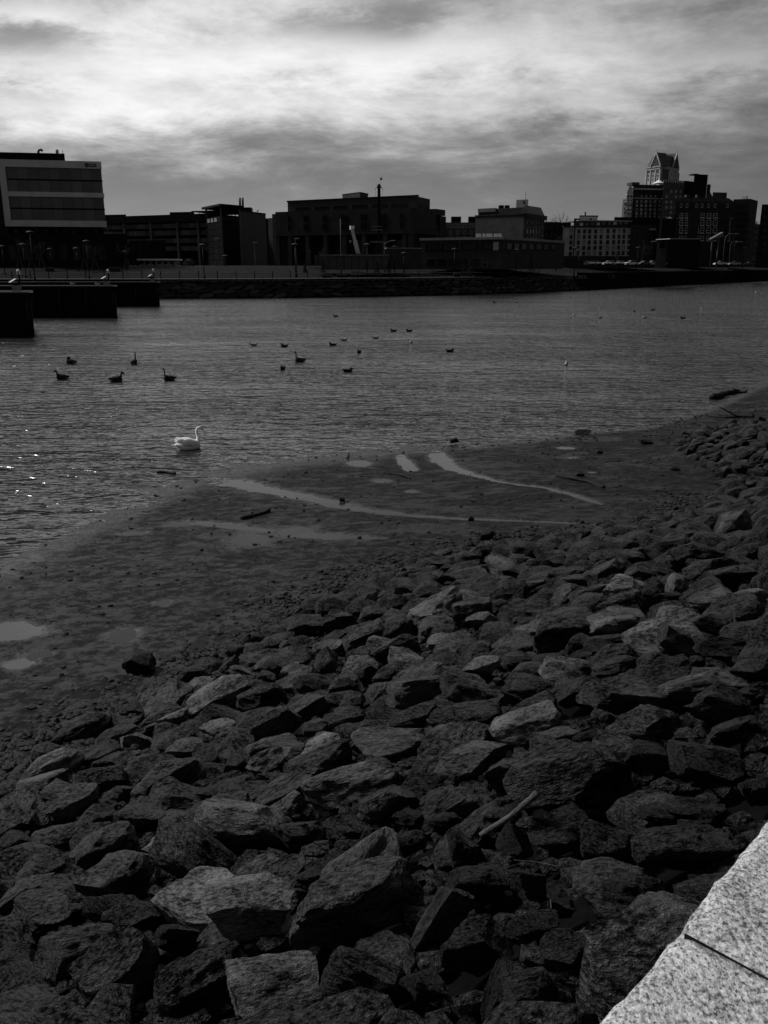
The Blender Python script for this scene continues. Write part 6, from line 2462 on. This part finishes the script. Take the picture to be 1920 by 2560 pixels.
for i, (px, yt, Y, wh) in enumerate(((807, 647, 194, 'at the left end of the site shed'), (943, 651, 195, 'before the shed beside the drill mast'), (972, 650, 197, 'between the shed and the yard wall'), (1177, 636, 204, 'against the low flat building, the tallest'),
                                     (1158, 649, 203, 'beside the tallest conifer'), (1329, 634, 214, 'before the receding side of the low building'), (762, 652, 200, 'among the steel piles'))):
    conifer(px, yt, Y, 'small dark conifer ' + wh, 0.30, 40 + i)


def bare_tree(px, yt, Y, label, group, zb=None, stakes=False, seed=0, spread=0.5, name='bare_tree'):
    rg = random.Random(seed)
    t = P(px, yt, Y)
    zb = far_z(t.x, Y) if zb is None else zb
    h = max(2.0, t.z - zb)
    o = thing(name, (t.x, Y, zb), label, 'tree', group)
    base = Vector((t.x, Y, zb))
    MB().tube([base + Vector((0, 0, -0.2)), base + Vector((0.02 * h * rg.uniform(-1, 1), 0, h * 0.5)), base + Vector((0, 0, h * 0.92))], [0.03 * h ** 0.7 + 0.02, 0.02 * h ** 0.7, 0.012], 7).build('trunk', M_BARK, o, True)
    m = MB()

    def grow(p, d, L, r, lev):
        q = p + d * L
        m.tube([p, (p + q) / 2 + Vector((rg.uniform(-1, 1), rg.uniform(-1, 1), 0.4)) * L * 0.06, q], [r, r * 0.8, r * 0.5], 4, False)
        if lev:
            for _ in range(rg.randint(2, 4)):
                nd = (d + Vector((rg.gauss(0, .5), rg.gauss(0, .5), rg.gauss(0.12, .3)))).normalized()
                grow(p.lerp(q, rg.uniform(0.45, 1)), nd, L * rg.uniform(0.5, 0.75), r * 0.55, lev - 1)
    for k in range(11):
        f = rg.uniform(0.35, 0.92)
        a = rg.uniform(0, 6.28)
        grow(base + Vector((0, 0, h * f)), Vector((math.cos(a) * spread, math.sin(a) * spread, 0.8)).normalized(), h * (1.05 - f) * 0.55, 0.010 * h ** 0.7, 2)
    m.build('crown', M_BARK, o)
    if stakes:
        for s in (-1, 1):
            MB().bar(base + Vector((s * 0.8, 0, -0.1)), base + Vector((s * 0.22, 0, h * 0.42)), 0.09).build('stake', M_STAKE, o)
    return o


for i, (px, yt, wh) in enumerate(((42, 596, 'by the first lamps'), (72, 600, 'beside the tall lamp'), (98, 604, 'left of the stone bench'), (206, 606, 'right of a lamp'), (232, 610, 'near the middle of the low wing'), (313, 612, 'at the corner of the low wing'))):
    bare_tree(px, yt, 198, 'staked bare sapling on the lawn crest, ' + wh, 'saplings on the lawn crest', None, True, 60 + i, 0.4, 'staked_sapling')
for i, (px, yt, Y, wh) in enumerate(((1404, 532, 352, 'over the near-black block'), (1375, 546, 356, 'behind the near-black block, lower'), (1422, 548, 352, 'beside the stucco block'), (1395, 588, 262, 'against the stucco wall corner'), (1545, 625, 282, 'before the stucco block'), (1730, 628, 268, 'before the flat shed'),
                                     (692, 640, 225, 'left of the laboratory'), (1610, 600, 285, 'before the dark side block'))):
    bare_tree(px, yt, Y, 'bare winter tree ' + wh, 'bare trees of the far bank', None, False, 80 + i, 0.55)


def twig_bush(px0, px1, yt, Y, label):
    a, b, t = P(px0, yt, Y), P(px1, yt, Y), P((px0 + px1) / 2, yt, Y)
    zb = far_z(t.x, Y)
    o = thing('round_bush', (t.x, Y, zb), label, 'bush')
    rr, hh = (b.x - a.x) / 2, t.z - zb

    def fn(rg):
        v = Vector((rg.gauss(0, 1), rg.gauss(0, 1), abs(rg.gauss(0, 1)))).normalized() * rg.uniform(0.65, 1.0)
        return (t.x + v.x * rr, Y + v.y * rr, zb + v.z * hh)
    leaf_cloud(900, fn, 0.14, 5).build('foliage', mat('twig_leaf', 0.05, 0.8, 0.5, 3.0), o)
    for k in range(7):
        an = k * 0.9
        MB().tube([(t.x, Y, zb - 0.1), (t.x + rr * .35 * math.cos(an), Y + rr * .35 * math.sin(an), zb + hh * 0.8)], [0.05, 0.02], 5).build('stem', M_BARK, o)


twig_bush(456, 487, 645, 212, 'round twiggy bush right of the white pavilion')

# ================================================================== BIRDS
def blob_mesh(name, ells, tubes, voxel, mats_fn, mats):
    bm = bmesh.new()
    for (c, r, rot) in ells:
        mtx = Matrix.Translation(c) @ Matrix.Rotation(R(rot), 4, 'Y') @ Matrix.Diagonal((r[0], r[1], r[2], 1))
        bmesh.ops.create_uvsphere(bm, u_segments=20, v_segments=12, radius=1.0, matrix=mtx)
    me = bpy.data.meshes.new(name)
    bm.to_mesh(me); bm.free()
    mb = MB()
    for (pts, rad) in tubes:
        mb.tube(pts, rad, 12)
    if mb.v:
        bm = bmesh.new(); bm.from_mesh(me)
        m2 = bpy.data.meshes.new('t'); m2.from_pydata(mb.v, [], mb.f)
        bm.from_mesh(m2)
        bmesh.ops.recalc_face_normals(bm, faces=bm.faces)
        bm.to_mesh(me); bm.free()
    o = bpy.data.objects.new(name, me); COL.objects.link(o)
    r = o.modifiers.new('r', 'REMESH'); r.mode = 'VOXEL'; r.voxel_size = voxel
    s = o.modifiers.new('s', 'SMOOTH'); s.iterations = 6; s.factor = 0.5
    out = bpy.data.meshes.new_from_object(o.evaluated_get(bpy.context.evaluated_depsgraph_get()))
    bpy.data.objects.remove(o)
    out.materials.clear()
    for m in mats:
        out.materials.append(m)
    for p in out.polygons:
        p.use_smooth = True
        p.material_index = mats_fn(p.center)
    return out


M_SWAN = mat('swan_white', 0.86, 0.7, 0.08, 6.0, 0.3, 30)
_b = M_SWAN.node_tree.nodes['Principled BSDF']        # feathers let some light through
_b.inputs['Subsurface Weight'].default_value = 0.6
_b.inputs['Subsurface Radius'].default_value = (0.2, 0.2, 0.2)
_b.inputs['Subsurface Scale'].default_value = 0.5
M_BILL = mat('bill_dark', 0.02, 0.4, 0.1)
M_GOOSE = mat('goose_brown', 0.028, 0.8, 0.4, 12)
M_GOOSEB = mat('goose_black', 0.008, 0.7, 0.2)
M_GULLG = mat('gull_grey', 0.16, 0.7, 0.2, 8)
M_GULLW = mat('gull_white', 0.5, 0.8, 0.1, 8)
M_DUCK = mat('duck_dark', 0.02, 0.8, 0.4, 10)


def swan():
    p = G(474, 1122, 0.0)
    o = thing('swan', (p.x, p.y, 0), 'white swan afloat with arched wings and curved neck', 'swan', None, R(32))
    o.scale = (0.82, 0.98, 0.94)
    body = blob_mesh('body', [((0, 0, .10), (.50, .23, .20), 0), ((.27, 0, .13), (.24, .20, .21), 0), ((-.42, 0, .16), (.26, .14, .10), 14)],
                     [([(.34, 0, .18), (.43, 0, .32), (.42, 0, .47), (.37, 0, .60), (.37, 0, .70), (.42, 0, .78), (.50, 0, .80)], [.115, .088, .072, .064, .06, .058, .056]),
                      ([(.46, 0, .80), (.53, 0, .79), (.60, 0, .745)], [.052, .058, .034])], 0.018, lambda c: 0, [M_SWAN])
    link('body', body, o)
    for s in (-1, 1):
        wme = blob_mesh('wing', [((-.08, s * .14, .28), (.36, .125, .17), 8), ((-.32, s * .13, .35), (.28, .085, .10), 16), ((.10, s * .15, .23), (.22, .11, .14), -12)],
                        [([(-.45, s * .13, .33), (-.68, s * .09, .40)], [.05, .012]), ([(-.42, s * .14, .29), (-.66, s * .11, .33)], [.045, .012])], 0.016, lambda c: 0, [M_SWAN])
        link('wing', wme, o)
    tl = MB(); tl.add([(-.5, -.1, .16), (-.5, .1, .16), (-.78, .05, .24), (-.80, 0, .25), (-.78, -.05, .24), (-.5, -.08, .10), (-.5, .08, .10)], [(0, 1, 2, 3, 4), (5, 0, 4), (1, 6, 2), (6, 5, 4, 3, 2), (0, 5, 6, 1)])
    t = tl.build('tail', M_SWAN, o, True, False)
    b = MB(); b.tube([(.585, 0, .752), (.635, 0, .71), (.70, 0, .655)], [.030, .024, .012], 8)
    b.build('bill', M_BILL, o, True, False)
    k = MB(); k.lathe((.575, 0, .775), [(.005, -.02), (.025, -.01), (.022, .015), (.004, .025)], 8)
    k.build('bill_knob', M_BILL, o, True, False)
    for s in (-1, 1):
        e = MB(); e.lathe((.545, s * .049, .79), [(.003, -.010), (.010, 0), (.003, .010)], 8)
        e.build('eye', M_BILL, o, True, False)


swan()


def goose_proto(pose):
    if pose == 'up':
        tubes = [([(.20, 0, .14), (.28, 0, .24), (.27, 0, .36), (.27, 0, .45), (.31, 0, .50)], [.08, .05, .04, .038, .04])]
        head = [((.33, 0, .495), (.065, .042, .042), 6)]
        bill = [(.385, 0, .487), (.44, 0, .47)]
    elif pose == 'bent':
        tubes = [([(.20, 0, .14), (.29, 0, .22), (.30, 0, .32), (.34, 0, .37), (.40, 0, .345)], [.08, .055, .045, .042, .042])]
        head = [((.42, 0, .33), (.065, .042, .042), 30)]
        bill = [(.465, 0, .30), (.50, 0, .265)]
    else:
        tubes = [([(.18, 0, .16), (.24, 0, .25), (.20, 0, .30), (.10, 0, .29)], [.09, .07, .055, .05])]
        head = [((.10, 0, .285), (.07, .045, .045), 0)]
        bill = [(.04, 0, .27), (-.01, 0, .25)]
    me = blob_mesh('body', [((0, 0, .08), (.36, .16, .14), 0), ((.16, 0, .10), (.18, .14, .14), 0), ((-.28, 0, .105), (.18, .09, .065), 6)] + head, tubes, 0.018,
                   lambda c: 1 if (c.z > 0.22 and c.x > 0.02) else (2 if (c.x < -0.22 and c.z < 0.09) else 0), [M_GOOSE, M_GOOSEB, M_GULLG])
    return me, bill


GOOSE = {k: goose_proto(k) for k in ('up', 'bent', 'tuck')}


def goose(px, py, pose, rz, label, sc=1.0):
    p = G(px, py, 0.0)
    o = thing('goose', (p.x, p.y, 0), label, 'goose', 'geese on the river', R(rz))
    o.scale = (sc * 0.84, sc, sc * 1.22)
    me, bill = GOOSE[pose]
    link('body', me, o)
    b = MB(); b.tube(bill, [.024, .010], 6); b.build('bill', M_GOOSEB, o, True, False)
    for s in (-1, 1):
        w = MB(); w.add([(.16, s * .150, .12), (.02, s * .165, .17), (-.20, s * .12, .165), (-.44, s * .03, .125), (-.22, s * .135, .09), (.0, s * .17, .09)], [(0, 1, 2, 3, 4, 5)])
        wo = w.build('wing', M_DUCK, o, False, False)
        sm = wo.modifiers.new('t', 'SOLIDIFY'); sm.thickness = 0.012


goose(178, 909, 'tuck', 172, 'dark goose resting with its head tucked back', 1.15)
goose(156, 948, 'bent', 185, 'dark goose with bent neck, behind the resting one', 1.15)
goose(291, 954, 'bent', 5, 'dark goose with bent neck swimming toward the lone goose', 1.2)
goose(335, 910, 'up', 80, 'dark goose seen from behind with its neck upright', 1.15)
goose(424, 951, 'up', 200, 'dark goose with tall upright neck and pale side', 1.1)
goose(750, 905, 'up', 180, 'dark goose swimming alone among the ducks', 1.15)


def gull_proto(kind):
    if kind == 'gull':
        me = blob_mesh('body', [((0, 0, .07), (.20, .085, .075), 0), ((.15, 0, .155), (.055, .045, .045), 0), ((.11, 0, .11), (.07, .06, .065), 0)], [([(-.1, 0, .09), (-.3, 0, .14)], [.05, .012])], 0.014,
                       lambda c: 1 if (c.z > 0.085 and c.x < 0.07) else 0, [M_GULLW, M_GULLG])
    else:
        me = blob_mesh('body', [((0, 0, .06), (.22, .10, .085), 0), ((.17, 0, .17), (.062, .048, .05), 0), ((.14, 0, .12), (.07, .06, .07), 0)], [([(-.12, 0, .08), (-.30, 0, .15)], [.06, .014])], 0.014,
                       lambda c: 1 if c.z > 0.14 else 0, [M_DUCK, M_GOOSEB])
    return me


GULL, DUCK = gull_proto('gull'), gull_proto('duck')


def small_bird(px, py, kind, rz, label, sc=1.3):
    p = G(px, py, 0.0)
    o = thing('gull' if kind == 'gull' else 'duck', (p.x, p.y, 0), label, kind, 'gulls on the river' if kind == 'gull' else 'ducks on the river', R(rz))
    o.scale = (sc,) * 3
    link('body', GULL if kind == 'gull' else DUCK, o)
    b = MB()
    if kind == 'gull':
        b.tube([(.195, 0, .155), (.255, 0, .145)], [.016, .006], 6)
    else:
        b.tube([(.22, 0, .165), (.29, 0, .15)], [.022, .014], 6)
    b.build('bill', M_BILL, o, True, False)
    w = MB()
    for s in (-1, 1):
        w.add([(.08, s * .085, .10), (-.05, s * .09, .125), (-.34, s * .02, .15), (-.1, s * .1, .08)], [(0, 1, 2, 3)])
    wo = w.build('wings', M_GULLG if kind == 'gull' else M_GOOSEB, o, False, False)
    sm = wo.modifiers.new('t', 'SOLIDIFY'); sm.thickness = 0.01


for (px, py, k, rz, lab) in (
        (635, 865, 'gull', 10, 'pale gull floating beside the dark ducks, facing right'), (711, 867, 'duck', 170, 'low dark duck between two gulls'), (832, 864, 'duck', 178, 'dark duck just below two gulls'),
        (860, 852, 'gull', 0, 'pale gull above the dark duck'), (940, 847, 'gull', 20, 'pale gull with tail lifted, alone in mid river'), (984, 829, 'duck', 180, 'distant low duck of a close pair'), (1023, 829, 'duck', 180, 'distant longer duck of a close pair'),
        (1028, 857, 'gull', 265, 'pale gull facing the near bank below the duck pair'), (898, 883, 'duck', 250, 'dark duck facing the near bank'), (707, 924, 'duck', 255, 'dark rounded duck below the lone goose'),
        (870, 930, 'duck', 20, 'dark duck with tail raised, farthest from the others toward the mud'), (1125, 880, 'duck', 15, 'dark duck with pale head alone in the open river'), (1416, 912, 'gull', 262, 'bright white gull upright on the open river'),
        (1434, 789, 'gull', 260, 'distant white gull alone toward the bulkhead'), (839, 792, 'duck', 170, 'distant dark duck below the revetment'), (1501, 796, 'gull', 200, 'distant pale gull on the upper river'),
        (1611, 796, 'gull', 170, 'distant pale gull near two dark ducks'), (1586, 780, 'duck', 250, 'distant dark duck of the upper river pair'), (1632, 776, 'duck', 10, 'distant dark duck of the upper river pair, facing away'),
        (1707, 797, 'duck', 180, 'distant flat dark duck far upriver'), (1753, 773, 'gull', 250, 'distant white gull far upriver'), (1889, 731, 'gull', 260, 'smallest white gull farthest upriver'),
        (1290, 757, 'gull', 180, 'distant gull close under the revetment end'), (1236, 757, 'duck', 180, 'distant duck close under the revetment')):
    small_bird(px, py, k, rz, lab, 1.45 if k == 'gull' else 1.35)


def standing_gull(px, Y, z, label):
    p = P(px, 700, Y)
    o = thing('gull', (p.x, Y, z), label, 'gull', 'gulls on the piers', R(190))
    o.scale = (1.5,) * 3
    b = link('body', GULL, o); b.location = (0, 0, 0.08)
    for s in (-1, 1):
        MB().bar((0, s * .03, 0), (0, s * .03, .09), 0.014).build('leg', M_BILL, o, False, False)
    MB().tube([(.195, 0, .235), (.255, 0, .225)], [.016, .006], 6).build('bill', M_BILL, o, True, False)


standing_gull(243, PIERS[1][1] + 2, PIERS[1][2], 'white gull standing on the middle finger pier left of its post')
standing_gull(180, PIERS[1][1] + 4, PIERS[1][2], 'white gull standing alone farther out on the middle finger pier')
